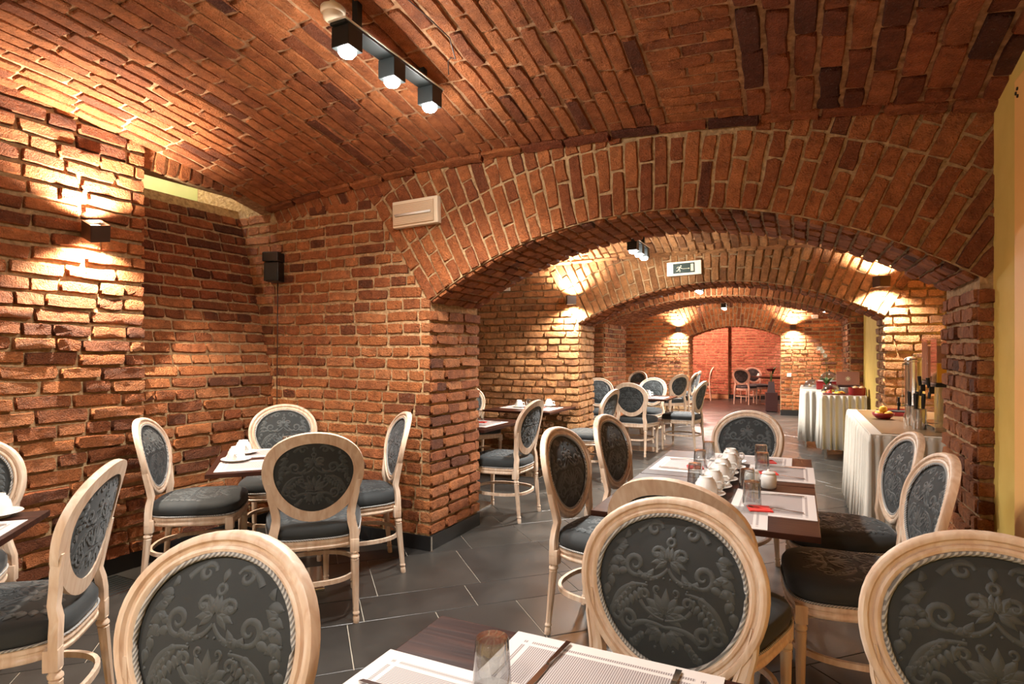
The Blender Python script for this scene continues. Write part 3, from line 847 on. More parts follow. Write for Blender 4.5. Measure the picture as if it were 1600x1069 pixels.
# tube lamp in the light shaft
r = empty('tube_lamp', (-4.62, 2.95, 3.50), 0, 'fluorescent tube lamp inside the light shaft', 'lamp')
mb = MB(); mb.box((0, 0, .03), (.07, .9, .05), bev=.004); mb.obj('housing', 'white_plastic', r)
mb = MB(); mb.tube([(0, -.42, -.01), (0, .42, -.01)], .014, 10); mb.obj('tube', 'lamp_glow', r)
l = bpy.data.lights.new('tube_light', 'AREA'); l.shape = 'RECTANGLE'; l.size = .05; l.size_y = .8; l.energy = 5; l.color = (.9, .92, 1.0)
o = bpy.data.objects.new('tube_light', l); COL.objects.link(o); o.parent = r; o.location = (0, 0, -.04)

# ------------------------------------------------------------------ chair
OC = Vector((0, -.265, .755)); OV = Vector((0, -.22, 1)).normalized(); ON = Vector((0, 1, .22)).normalized(); OU = Vector((1, 0, 0))
def ovalpt(a, k=1.0):
    return (.241 * k * math.cos(a) * (1 + .10 * math.sin(a)), .234 * k * math.sin(a))
def bmap(u, v, n):
    n2 = n + .45 * u * u - (.30 * v * v if v > 0 else .1 * v * v)
    return OC + OU * u + OV * v + ON * n2
def pad_h(u, v, fr, h):   # dome height inside the oval
    q = min(1.0, math.hypot(u / (.186 * (1 + .10 * v / .23)), v / .180))
    return h * (1 - q ** 2.6)
NR = 56
def spiral(cx, cy, r0, turns, a0, sgn, w0):
    pts = []; n = int(14 * turns) + 4
    for i in range(n + 1):
        s = i / n; r = r0 * (1 - .82 * s); a = a0 + sgn * turns * 2 * math.pi * s
        pts.append((cx + r * math.cos(a), cy + r * math.sin(a), w0 * (.35 + .65 * math.sin(math.pi * min(1, .15 + s * .9)))))
    return pts
def leaf(x, y, a, L_, w):
    n = 7; return [(x + math.cos(a) * L_ * i / n + .0 * i, y + math.sin(a) * L_ * i / n + .12 * L_ * math.sin(a + 1.3) * (i / n) ** 2, 1.35 * w * math.sin(math.pi * (i / n) ** .75) + .0006) for i in range(n + 1)]
def arcstroke(pts, w0, w1):
    out = []; n = 14
    for i in range(n + 1):
        s = i / n
        x = (1 - s) ** 2 * pts[0][0] + 2 * s * (1 - s) * pts[1][0] + s * s * pts[2][0]
        y = (1 - s) ** 2 * pts[0][1] + 2 * s * (1 - s) * pts[1][1] + s * s * pts[2][1]
        out.append((x, y, w0 + (w1 - w0) * s))
    return out
def damask_strokes():
    S_ = []; D_ = []
    def sym(st):
        S_.append(st); S_.append([(-x, y, w) for x, y, w in st])
    # crown at the top, drop and ring
    S_.append(leaf(0, .150, -math.pi / 2, .026, .006))
    D_.append((0, .112, .009, .0045))
    for a, L_, w in ((2.1, .04, .008), (1.6, .034, .007), (2.7, .046, .008), (3.3, .04, .007), (-2.5, .034, .006)): sym(leaf(-.004, .068, a, L_, w))
    sym(spiral(-.030, .082, .018, 1.1, -.5, 1, .0055))
    # upper S scrolls
    sym(arcstroke([(0, .052), (-.03, .005), (-.075, .03)], .004, .009))
    sym(spiral(-.082, .048, .028, 1.35, -.9, -1, .0075))
    for a, x, y, L_ in ((1.0, -.05, .018, .03), (.3, -.064, .02, .028), (2.6, -.105, .04, .026), (3.4, -.10, .03, .03)): sym(leaf(x, y, a, L_, .007))
    # side acanthus sweeping down
    sym(arcstroke([(-.045, .004), (-.115, .005), (-.13, -.062)], .004, .010))
    for i in range(6):
        s = i / 5; sym(leaf(-.075 - .055 * s, .004 - .062 * s, -2.4 + .5 * s, .032, .0075)); sym(leaf(-.068 - .05 * s, -.004 - .05 * s, -1.1 - .3 * s, .026, .006))
    sym(spiral(-.118, -.078, .02, 1.1, 1.2, 1, .006))
    # top corner foliage
    sym(spiral(-.046, .138, .02, 1.2, .2, 1, .0065)); sym(arcstroke([(-.03, .150), (-.062, .158), (-.085, .125)], .004, .008))
    for i in range(6): sym(leaf(-.098 - .006 * i, .132 - .02 * i, 2.6 + .25 * i, .034, .009)); 
    for i in range(5): sym(leaf(-.135 - .004 * i, .075 - .022 * i, .3 - .5 * i, .03, .0085))
    # central palmette
    S_.append(leaf(0, -.052, math.pi / 2, .058, .009))
    for a, L_, w in ((2.05, .056, .009), (2.5, .058, .010), (2.95, .052, .009), (3.45, .040, .008)): sym(leaf(-.003, -.054, a, L_, w))
    sym(spiral(-.052, -.018, .016, 1.1, -2.3, -1, .0055)); sym(spiral(-.022, .0, .010, 1.0, -1.5, -1, .004))
    sym(arcstroke([(-.002, -.066), (-.045, -.06), (-.062, -.032)], .004, .006))
    # lower scrolls and base leaves
    sym(arcstroke([(0, -.082), (-.05, -.07), (-.084, -.098)], .005, .009))
    sym(spiral(-.088, -.082, .026, 1.4, -1.2, -1, .0075))
    for a, L_ in ((-2.7, .04), (-2.2, .04), (-1.75, .034), (3.0, .036)): sym(leaf(-.012, -.088, a, L_, .009))
    S_.append(leaf(0, -.092, -math.pi / 2, .046, .009))
    for i in range(4): sym(leaf(-.05 - .012 * i, -.104 - .008 * i, -2.2 + .4 * i, .028, .007))
    for i in range(10):
        a = math.pi * (.12 + .76 * i / 9); D_.append((.062 * math.cos(a), -.018 + .046 * math.sin(a), 0, .0034))
    for x, y in ((-.14, .01), (-.15, .028), (-.148, -.012), (-.022, -.132), (-.07, -.135), (-.15, -.05)):
        D_.append((x, y, 0, .0042)); D_.append((-x, y, 0, .0042))
    return S_, D_
STROKES, DOTS = damask_strokes()
def damask_mesh(fmap, lim):
    """raised woven ornament; fmap(u,v,h)->point, lim(u,v)->True where cloth is"""
    mb = MB()
    for st in STROKES:
        pts = []
        n = len(st)
        for i, (x, y, w) in enumerate(st):
            x0, y0, _ = st[max(0, i - 1)]; x1, y1, _ = st[min(n - 1, i + 1)]
            dx, dy = x1 - x0, y1 - y0; l = math.hypot(dx, dy) or 1
            nx, ny = -dy / l, dx / l
            pts.append((x, y, w * .92, nx, ny))
        pts = [p for p in pts if lim(p[0], p[1])]
        if len(pts) < 3: continue
        v = []; f = []
        for x, y, w, nx, ny in pts:
            v += [fmap(x + nx * w, y + ny * w, -.0004), fmap(x + nx * w * .72, y + ny * w * .72, .0012), fmap(x - nx * w * .72, y - ny * w * .72, .0012), fmap(x - nx * w, y - ny * w, -.0004)]
        for i in range(len(pts) - 1):
            for k in range(3): f.append((4 * i + k, 4 * i + k + 1, 4 * i + k + 5, 4 * i + k + 4))
        mb.add(v, f)
    for x, y, ri, ro in DOTS:
        if not lim(x, y): continue
        n = 10; v = []; f = []
        if ri > 0: rr = [(ri + ro, -.0004), (ri + ro * .4, .0016), (ri - ro * .3, .0016), (ri - ro, -.0004)]
        else: rr = [(ro, -.0004), (ro * .6, .0018), (.0003, .002)]
        for r_, h in rr:
            for k in range(n): v.append(fmap(x + r_ * math.cos(2 * math.pi * k / n), y + r_ * math.sin(2 * math.pi * k / n), h))
        for q in range(len(rr) - 1):
            for k in range(n): f.append((q * n + k, q * n + (k + 1) % n, (q + 1) * n + (k + 1) % n, (q + 1) * n + k))
        mb.add(v, f)
    return mb
def seat_outline(a, k=1.0):
    c, s_ = math.cos(a), math.sin(a); e = .52
    x = math.copysign(abs(c) ** e, c); y = math.copysign(abs(s_) ** e, s_)
    return (x * (.228 + .026 * y) * k, y * .235 * k + .0)
def make_chair():
    r = empty('dining_chair', (0, 0, 0))
    # back frame: moulded oval ring, then the two side posts
    mb = MB()
    prof = [(0, -.017), (0, .003), (.003, .010), (.010, .014), (.018, .013), (.0215, .005), (.028, .003), (.031, .010), (.037, .0125), (.043, .010), (.047, .003), (.051, .000), (.051, -.009), (.054, -.017)]
    v = []; f = []; m = len(prof)
    for i in range(NR):
        a = 2 * math.pi * i / NR
        for d, n in prof:
            u, vv = ovalpt(a)
            k = 1 - d / math.hypot(u, vv)
            v.append(bmap(u * k, vv * k, n))
    for i in range(NR):
        j = (i + 1) % NR
        for q in range(m):
            p = (q + 1) % m
            f.append((i * m + q, j * m + q, j * m + p, i * m + p))
    mb.add(v, f)
    for sg in (-1, 1):
        path = [bmap(sg * .214, -.035, -.004), bmap(sg * .204, -.10, -.004), bmap(sg * .186, -.165, -.004), bmap(sg * .178, -.215, -.004), Vector((sg * .182, -.222, .505)), Vector((sg * .193, -.224, .46)), Vector((sg * .196, -.224, .39))]
        wd = [.018, .030, .038, .040, .044, .046, .046]
        sect = lambda i: [(-wd[i] / 2, -.016), (-wd[i] / 2, .010), (-wd[i] / 4, .015), (-wd[i] / 5, .010), (wd[i] / 5, .010), (wd[i] / 4, .015), (wd[i] / 2, .010), (wd[i] / 2, -.016)]
        fr = [((1, 0, 0), tuple(ON)) if i < 4 else ((1, 0, 0), (0, 1, 0)) for i in range(len(path))]
        mb.sweep(path, sect, frames=fr)
    autosmooth(mb.obj('back_frame', 'bleached_wood', r), 38)
    # upholstered pads
    def pad(name, h, n0, side):
        mb = MB(); rings = [1.0, .93, .8, .6, .35]; v = []; f = []
        for k in rings:
            for i in range(NR):
                u, vv = ovalpt(2 * math.pi * i / NR, .79 * k)
                v.append(bmap(u, vv, n0 + side * pad_h(u, vv, 1, h)))
        v.append(bmap(0, 0, n0 + side * h)); c = len(v) - 1
        for q in range(len(rings) - 1):
            for i in range(NR):
                j = (i + 1) % NR; f.append((q * NR + i, q * NR + j, (q + 1) * NR + j, (q + 1) * NR + i))
        for i in range(NR): f.append(((len(rings) - 1) * NR + i, (len(rings) - 1) * NR + (i + 1) % NR, c))
        if side < 0: f = [q[::-1] for q in f]
        o = mb.add(v, f).obj(name, 'charcoal_fabric', r, True)
        lim = lambda u, vv: math.hypot(u / .180, vv / .166) < .97
        fm = lambda u, vv, t: bmap(u * 1.08, vv * 1.06, n0 + side * (pad_h(u * 1.08, vv * 1.06, 1, h) + t))
        damask_mesh(fm, lim).obj('damask_ornament', 'damask_fabric', o, True)
        return o
    pad('back_cushion', .026, .002, 1)
    pad('back_panel', .004, -.011, -1)
    mb = MB(); pts = []
    for i in range(NR):
        u, vv = ovalpt(2 * math.pi * i / NR, .795); pts.append(bmap(u, vv, .007))
    mb.tube(pts, .0058, 6, True); mb.obj('braid_trim', 'braid', r, True)
    # seat
    NS = 48
    mb = MB(); sec = [(1.03, .380), (1.05, .386), (1.05, .394), (1.032, .399), (1.032, .408), (1.05, .413), (1.05, .424), (1.03, .432), (.96, .432), (.96, .380)]
    v = []; f = []
    for k, z in sec:
        for i in range(NS): x, y = seat_outline(2 * math.pi * i / NS, k); v.append((x, y, z))
    m = len(sec)
    for q in range(m):
        p = (q + 1) % m
        for i in range(NS): j = (i + 1) % NS; f.append((q * NS + i, q * NS + j, p * NS + j, p * NS + i))
    mb.add(v, f); autosmooth(mb.obj('seat_frame', 'bleached_wood', r), 40)
    cz = lambda k: .458 if k >= 1 else .458
    seq = [(1.0, .430), (1.035, .442), (1.05, .460), (1.045, .480), (1.0, .497), (.90, .509), (.70, .518), (.4, .523)]
    mb = MB(); v = []; f = []
    for k, z in seq:
        for i in range(NS): x, y = seat_outline(2 * math.pi * i / NS, k); v.append((x, y, z))
    v.append((0, 0, .525)); c = len(v) - 1
    for q in range(len(seq) - 1):
        for i in range(NS): j = (i + 1) % NS; f.append((q * NS + i, q * NS + j, (q + 1) * NS + j, (q + 1) * NS + i))
    for i in range(NS): f.append(((len(seq) - 1) * NS + i, (len(seq) - 1) * NS + (i + 1) % NS, c))
    sc = mb.add(v, f).obj('seat_cushion', 'charcoal_fabric', r, True)
    def sz(x, y):
        k = max(abs(x) / .235, abs(y) / .235); k = (abs(x / .23) ** 3.2 + abs(y / .235) ** 3.2) ** (1 / 3.2)
        pr = [(0, .525), (.4, .523), (.70, .518), (.90, .509), (1.0, .497), (1.045, .48)]
        for (k0, z0), (k1, z1) in zip(pr, pr[1:]):
            if k <= k1: return z0 + (z1 - z0) * (k - k0) / (k1 - k0)
        return .48
    damask_mesh(lambda u, vv, t: (u * 1.2, -vv * 1.25, sz(u * 1.2, vv * 1.25) + t + .0004), lambda u, vv: abs(u * 1.2) < .205 and abs(vv * 1.25) < .205).obj('damask_ornament', 'damask_fabric', sc, True)
    mb = MB(); mb.tube([(*seat_outline(2 * math.pi * i / NS, 1.05), .4345) for i in range(NS)], .0045, 6, True); mb.obj('seat_braid', 'braid', r, True)
    # legs
    legprof = [(.0145, 0), (.016, .012), (.0155, .03), (.012, .038), (.017, .043), (.017, .050), (.0135, .055), (.0145, .06, 1), (.0205, .305, 1), (.0205, .312), (.016, .317), (.0225, .323), (.0225, .332), (.017, .338), (.017, .343), (.021, .350)]
    def leg(x0, y0, x1, y1, name='leg'):
        mb = MB(); v = MB().lathe(legprof, 16, flute=.16)
        vv = [(p[0] + x0 + (x1 - x0) * p[2] / .40, p[1] + y0 + (y1 - y0) * p[2] / .40, p[2]) for p in v.v]
        mb.add(vv, v.f)
        mb.box((x1, y1, .382), (.044, .044, .070), bev=.003)
        return autosmooth(mb.obj(name, 'bleached_wood', r), 45)
    for sg in (-1, 1):
        leg(sg * .202, -.258, sg * .196, -.220)
        l = leg(sg * .214, .205, sg * .214, .203)
        mb = MB()
        for k in range(6): mb.box((math.cos(k * math.pi / 3) * .008, 0, math.sin(k * math.pi / 3) * .008), (.007, .004, .007))
        o = mb.obj('rosette', 'bleached_wood', l); o.location = (sg * .214, .226, .388)
    mb = MB(); mb.sweep([(.222 * math.copysign(abs(math.cos(a)) ** .8, math.cos(a)), -.012 + .246 * math.copysign(abs(math.sin(a)) ** .8, math.sin(a)), .215) for a in [2 * math.pi * i / 40 for i in range(40)]], [(-.008, -.011), (.008, -.011), (.008, .011), (-.008, .011)], True)
    autosmooth(mb.obj('hoop_stretcher', 'bleached_wood', r), 40)
    return r
proto = make_chair()
CH = [
 ('C1', -3.149, 1.108, 225, 'dining chair in the left corner of the picture, front of its oval back showing', 'left'),
 ('C2', -2.445, 1.065, 132, 'dining chair by the left wall seen from behind, seat under the left table', 'left'),
 ('C3', -1.025, .565, 189, 'large foreground dining chair at the lower left facing the viewer', 'front'),
 ('C4', -3.26, 2.41, -50, 'dining chair against the left wall facing the corner table', 'corner'),
 ('C5', -3.29, 3.04, 221, 'dining chair in the brick corner behind the corner table', 'corner'),
 ('C6', -2.34, 2.40, 44, 'dining chair seen from behind at the near side of the corner table', 'corner'),
 ('C7', -2.535, 2.96, 139, 'dining chair between the corner table and the brick pier', 'corner'),
 ('C8', -3.43, 6.12, -125, 'dining chair partly hidden behind the brick pier in the second bay', 'second'),
 ('C9', -2.27, 4.50, 90, 'dining chair just beyond the brick pier, seen from its side', 'second'),
 ('C10', -2.10, 6.25, 86, 'dining chair at the dark table beside the second arch', 'second'),
 ('C11', -.814, 2.83, -97, 'nearer of two dining chairs on the left of the long set table', 'long'),
 ('C12', -.779, 3.56, -97, 'farther of two dining chairs on the left of the long set table', 'long'),
 ('C13', -.394, 3.98, 160, 'dining chair at the far end of the long set table facing the viewer', 'long'),
 ('C14', -.290, 2.155, -12, 'dining chair at the near end of the long table, wood back of its frame showing', 'long'),
 ('C15', -.34, 1.275, 170, 'large central foreground dining chair with grey damask back facing the viewer', 'front'),
 ('C16', .19, 3.40, 98, 'farther of two dining chairs on the right of the long set table', 'long'),
 ('C17', .19, 2.72, 96, 'nearer of two dining chairs on the right of the long set table', 'long'),
 ('C18', .34, 1.255, 175, 'large foreground dining chair cut off at the lower right corner', 'front'),
 ('C19', -1.985, 8.04, -6, 'dining chair seen from behind at the near end of the table beyond the second arch', 'far'),
 ('C20', -1.50, 8.70, 81, 'dining chair seen from the side at the aisle of the table beyond the second arch', 'far'),
 ('C21', -2.75, 8.75, 200, 'dining chair half hidden at the left of the table beyond the second arch', 'far'),
 ('C22', -2.15, 9.25, 168, 'dining chair facing the viewer behind the table beyond the second arch', 'far'),
 ('C23', -2.23, 11.55, 55, 'dining chair at the near aisle corner of the farthest table', 'far'),
 ('C24', -3.35, 11.95, -75, 'dining chair beside the left wall at the farthest table', 'far'),
 ('C25', -3.28, 12.75, 159, 'dining chair facing the viewer behind the farthest table', 'far'),
 ('C26', -2.15, 12.25, 86, 'dining chair on the aisle side of the farthest table', 'far'),
 ('C27', -2.27, 13.6, 85, 'dining chair on the aisle just before the far opening', 'far'),
 ('C27c', -2.55, 18.1, 95, 'dining chair in the far room close to its left side', 'room'),
 ('C28', -1.28, 17.2, -20, 'dining chair seen from behind in the rosy far room', 'room'),
 ('C29', -1.02, 17.95, -150, 'dining chair half hidden behind another in the rosy far room', 'room'),
]
GRP = {'left': 'chairs of the left table', 'front': 'foreground chairs', 'corner': 'chairs round the corner table', 'second': 'chairs of the second bay', 'long': 'chairs round the long set table', 'far': 'chairs beyond the second arch', 'room': 'chairs in the far room'}
first = True
for code, x, y, a, lab, g in CH:
    c = proto if first else copy_tree(proto)
    first = False
    c.location = (x, y, 0); c.rotation_euler = (0, 0, math.radians(a))
    tag(c, lab, 'chair', GRP[g])

# ------------------------------------------------------------------ tables
def make_table(w=.8, d=.8):
    r = empty('dining_table', (0, 0, 0))
    mb = MB(); mb.box((0, 0, .737), (w, d, .022), bev=.002); mb.obj('table_top', 'wenge', r)
    mb = MB(); mb.box((0, 0, .716), (.42, .42, .02)); mb.obj('top_plate', 'dark_metal', r)
    mb = MB(); mb.box((0, 0, .36), (.075, .075, .69), bev=.004); mb.obj('column', 'steel', r)
    mb = MB(); mb.box((0, 0, .009), (.38, .38, .018), bev=.004); mb.obj('base_plate', 'steel', r)
    return r
tproto = make_table()
TB = [
 (-.33, 2.62, 0, 'near half of the long set table in the middle'),
 (-.33, 3.43, 0, 'far half of the long set table in the middle'),
 (-.35, .775, 0, 'dark wood table at the bottom edge with place mats and a glass'),
 (-2.71, 2.58, 46, 'small dark table standing diagonally in the brick corner'),
 (-2.64, .735, 45, 'dark table at the left edge with a stacked cup'),
 (-2.66, 4.56, 0, 'dark table just behind the brick pier'),
 (-2.72, 6.10, 0, 'dark table against the wall beside the second arch'),
 (-1.97, 8.36, 0, 'dark table beyond the second arch with glasses'),
 (-2.75, 12.1, 0, 'farthest dark table near the end wall'),
 (-.66, 17.2, 20, 'small table in the rosy far room'),
]
for i, (x, y, a, lab) in enumerate(TB):
    t = tproto if i == 0 else copy_tree(tproto)
    t.location = (x, y, 0); t.rotation_euler = (0, 0, math.radians(a)); tag(t, lab, 'table', 'square pedestal dining tables')
ZT = .7482

# ------------------------------------------------------------------ table ware
def make_cup():
    r = empty('coffee_cup', (0, 0, 0))
    mb = MB(); mb.lathe([(.040, 0), (.041, .004), (.040, .022), (.036, .040), (.031, .047), (.0305, .052), (.024, .057), (.0235, .063), (.020, .064), (.019, .060), (.0001, .059)], 28); autosmooth(mb.obj('cup_body', 'porcelain', r), 50)
    mb = MB(); mb.tube([(.038, 0, .040), (.052, 0, .042), (.060, 0, .034), (.060, 0, .022), (.052, 0, .013), (.040, 0, .014)], [.004, .0045, .0045, .0045, .0045, .004], 8); autosmooth(mb.obj('cup_handle', 'porcelain', r), 60)
    return r
def make_saucer():
    mb = MB(); mb.lathe([(.0001, .004), (.034, .004), (.040, .006), (.068, .014), (.0695, .0155), (.068, .017), (.040, .010), (.034, .008), (.0001, .008)], 32)
    mb2 = MB(); mb2.lathe([(.033, 0), (.036, 0), (.036, .006), (.033, .006)], 28, cap=False); mb.add(mb2.v, mb2.f)
    return autosmooth(mb.obj('saucer', 'porcelain', None), 40)
def make_glass():   # tumbler standing upside down
    mb = MB(); mb.lathe([(.036, 0), (.0362, .001), (.031, .088), (.029, .0925), (.0001, .093)], 32, cap=False)
    v2 = MB(); v2.lathe([(.0352, 0), (.0298, .084), (.027, .0875), (.0001, .0875)], 32, cap=False)
    n = 32
    o = len(mb.v); mb.v += v2.v; mb.f += [tuple(i + o for i in q)[::-1] for q in v2.f]
    mb.f += [(i, o + i, o + (i + 1) % n, (i + 1) % n) for i in range(n)]
    return autosmooth(mb.obj('drinking_glass', 'glass', None), 50)
def make_knife():
    r = empty('table_knife', (0, 0, 0))
    mb = MB(); mb.sweep([(0, y, .0035) for y in (-.105, -.06, -.02, -.005)], lambda i: [(-[.0055, .005, .004, .003][i], -.003), ([.0055, .005, .004, .003][i], -.003), ([.0055, .005, .004, .003][i], .003), (-[.0055, .005, .004, .003][i], .003)]); autosmooth(mb.obj('knife_handle', 'cutlery_steel', r))
    mb = MB(); v = [(-.004, -.006, .002), (-.006, .01, .001), (-.008, .06, .001), (-.004, .105, .001), (.004, .1, .001), (.005, .01, .001), (.004, -.006, .002)]
    mb.add(v + [(p[0], p[1], p[2] + .0022) for p in v], [tuple(range(7))[::-1], tuple(range(7, 14))] + [(i, (i + 1) % 7, 7 + (i + 1) % 7, 7 + i) for i in range(7)]); mb.obj('knife_blade', 'cutlery_steel', r)
    return r
def make_fork():
    r = empty('table_fork', (0, 0, 0))
    pts = [(0, -.1, .003), (0, -.05, .006), (0, 0, .010), (0, .035, .006), (0, .05, .004)]; wd = [.006, .0045, .003, .004, .0105]
    mb = MB(); mb.sweep(pts, lambda i: [(-wd[i], -.0013), (wd[i], -.0013), (wd[i], .0013), (-wd[i], .0013)]); mb.obj('fork_handle', 'cutlery_steel', r)
    mb = MB()
    for k in range(4): mb.sweep([((k - 1.5) * .006, .05, .004), ((k - 1.5) * .006, .075, .004), ((k - 1.5) * .006, .098, .008)], [(-.0014, -.001), (.0014, -.001), (.0014, .001), (-.0014, .001)])
    mb.obj('tines', 'cutlery_steel', r)
    return r
def make_mat():
    mb = MB(); mb.box((0, 0, .001), (.43, .31, .002)); return mb.obj('placemat', 'placemat', None)
def make_napkin():
    mb = MB()
    for k, (s_, a) in enumerate(((.085, 0), (.082, .05))): mb.box((0, 0, .0012 + k * .0026), (s_, s_, .0022), Matrix.Rotation(a, 4, 'Z'))
    mb.add([(-.041, -.041, .0045), (.041, -.041, .0045), (.041, .041, .007), (-.03, -.035, .010)], [(0, 1, 2), (0, 2, 3), (1, 2, 3)])
    return mb.obj('napkin', 'napkin_red', None)
def make_shaker(name):
    r = empty(name, (0, 0, 0))
    mb = MB(); mb.lathe([(.030, 0), (.033, .006), (.034, .045), (.031, .058), (.026, .062)], 24); autosmooth(mb.obj('jar_body', 'porcelain', r), 50)
    mb = MB(); mb.lathe([(.028, .0625), (.029, .069), (.022, .074), (.008, .076), (.006, .084), (.0001, .086)], 24); autosmooth(mb.obj('jar_lid', 'porcelain', r), 50)
    return r
PROT = {}
MK = {'cup': make_cup, 'saucer': make_saucer, 'glass': make_glass, 'knife': make_knife, 'fork': make_fork, 'mat': make_mat, 'napkin': make_napkin, 'jar': lambda: make_shaker('sugar_jar')}
CAT = {'cup': 'cup', 'saucer': 'saucer', 'glass': 'glass', 'knife': 'knife', 'fork': 'fork', 'mat': 'placemat', 'napkin': 'napkin', 'jar': 'jar'}
GRPW = {'cup': 'upturned coffee cups', 'saucer': 'white saucers', 'glass': 'upturned tumblers', 'knife': 'table knives', 'fork': 'table forks', 'mat': 'place mats', 'napkin': 'red napkins', 'jar': 'sugar jars'}
def put(kind, x, y, z, a, label):
    if kind not in PROT: PROT[kind] = o = MK[kind]()
    else: o = copy_tree(PROT[kind])
    o.location = (x, y, z); o.rotation_euler = (0, 0, math.radians(a))
    if kind in ('cup', 'saucer'): o.scale = (1.16,) * 3
    tag(o, label, CAT[kind], GRPW[kind]); return o
def setting(tx, ty, ta, px, py, pa, where, glass=True, fork=True, knife=True, napkin=True, gl=(.05, .17), sidek=1):
    """one place setting on a table at tx,ty turned ta; px,py centre of the mat in table axes; pa 0 = guest at -y"""
    t = math.radians(ta); c, s_ = math.cos(t), math.sin(t)
    def w(x, y): return tx + c * x - s_ * y, ty + s_ * x + c * y
    q = math.radians(pa); cq, sq = math.cos(q), math.sin(q)
    def m(x, y): return w(px + cq * x - sq * y, py + sq * x + cq * y)
    put('mat', *m(0, 0), ZT, ta + pa, 'ribbed white place mat ' + where)
    if knife: put('knife', *m(.15, -.01), ZT + .0022, ta + pa, 'steel knife on the place mat ' + where)
    if fork: put('fork', *m(-.13, -.01), ZT + .0022, ta + pa, 'steel fork on the place mat ' + where)
    if napkin: put('napkin', *m(gl[0] - .03, gl[1] - .06), ZT + .0022, ta + pa + 12, 'red napkin on the mat ' + where)
    if glass: put('glass', *m(gl[0], gl[1] - .03), ZT + .0115, 0, 'upturned tumbler on the place mat ' + where)
def cup_set(x, y, a, where):
    put('saucer', x, y, ZT + .0003, a, 'white saucer ' + where)
    put('cup', x, y, ZT + .0125, a, 'upturned white coffee cup ' + where)
# long table in the middle
setting(-.09, 2.64, 90, 0, 0, 0, 'at the near right of the long table', gl=(-.10, .105))
setting(-.08, 3.33, 90, 0, 0, 0, 'at the middle right of the long table', gl=(-.02, .115))
setting(-.555, 3.35, -90, 0, 0, 0, 'at the far left of the long table', gl=(.10, .12))
setting(-.245, 3.665, 180, 0, 0, 0, 'at the far end of the long table', fork=False, knife=False, gl=(-.06, .11))
put('mat', -.315, 2.372, ZT, 2, 'pale place mat at the near end of the long table')
CW = ['farthest in the row on the long table', 'fifth from the near end of the long table row', 'fourth from the near end of the long table row', 'third from the near end of the long table row', 'second from the near end of the long table row', 'nearest in the row on the long table']
for i, (x, y, a) in enumerate([(-.335, 3.490, 20), (-.325, 3.322, 40), (-.345, 3.154, 10), (-.335, 2.986, 30), (-.345, 2.818, -10), (-.355, 2.650, 20)]):
    cup_set(x, y, a, CW[i])
put('glass', -.205, 2.865, ZT, 0, 'upturned tumbler left of the sugar jars on the long table')
put('glass', -.475, 3.66, ZT, 0, 'upturned tumbler at the far left corner of the long table')
put('glass', -.44, 2.91, ZT, 0, 'upturned tumbler left of the cup row on the long table')
put('jar', -.120, 2.945, ZT, 0, 'white lidded sugar jar on the long table')
put('jar', -.192, 2.965, ZT, 0, 'second white jar standing left of the sugar jar')
# table at the bottom edge
put('mat', -.338, 1.022, ZT, 0, 'ribbed white place mat at the far side of the bottom edge table')
put('knife', -.44, 1.065, ZT + .0022, 176, 'steel knife lying on the far mat of the bottom edge table')
put('fork', -.205, 1.06, ZT + .0022, 180, 'steel fork lying on the far mat of the bottom edge table')
put('mat', -.600, .775, ZT + .0001, 90, 'ribbed white place mat at the left side of the bottom edge table').location.x = -.602
put('knife', -.63, .872, ZT + .0024, 92, 'steel knife lying on the left mat of the bottom edge table')
put('glass', -.502, .955, ZT + .0024, 0, 'upturned tumbler at the bottom edge of the picture')
# corner table
setting(-2.71, 2.58, 46, -.14, .215, 180, 'at the far side of the corner table', knife=False, gl=(-.13, .10))
setting(-2.71, 2.58, 46, -.15, -.20, 0, 'at the near side of the corner table', glass=False, fork=False, gl=(.15, .12))
cup_set(-2.87, 2.34, -40, 'in front on the corner table'); cup_set(-3.04, 2.53, -20, 'behind on the corner table')
# left edge table
setting(-2.64, .735, 45, .225, .04, 90, 'on the left edge table', glass=False, napkin=False)
cup_set(-2.705, 1.155, 160, 'on the left edge table')
# table behind the pier
setting(-2.66, 4.56, 0, .17, -.02, 90, 'on the table behind the brick pier', gl=(.1, .10)); cup_set(-2.82, 4.62, 0, 'on the table behind the brick pier')
# table beside the second arch
setting(-2.72, 6.13, 0, .17, -.05, 90, 'on the table beside the second arch', gl=(.12, .12)); setting(-2.72, 6.13, 0, -.17, .05, -90, 'at the left of the table beside the second arch'); cup_set(-2.60, 6.36, 0, 'at the right on the table beside the second arch'); cup_set(-2.86, 6.1, 0, 'at the left on the table beside the second arch')
# table beyond the second arch
setting(-1.97, 8.36, 0, .18, -.05, 90, 'on the table beyond the second arch', gl=(.0, .16)); setting(-1.97, 8.36, 0, -.18, -.05, -90, 'at the left of the table beyond the second arch'); cup_set(-2.2, 8.1, 0, 'on the table beyond the second arch'); cup_set(-1.95, 8.55, 0, 'at the back of the table beyond the second arch')
put('glass', -2.75, 12.2, ZT, 0, 'upturned tumbler on the farthest table'); cup_set(-2.6, 12.0, 0, 'on the farthest table'); cup_set(-.95, 17.35, 0, 'on the small table in the far room')
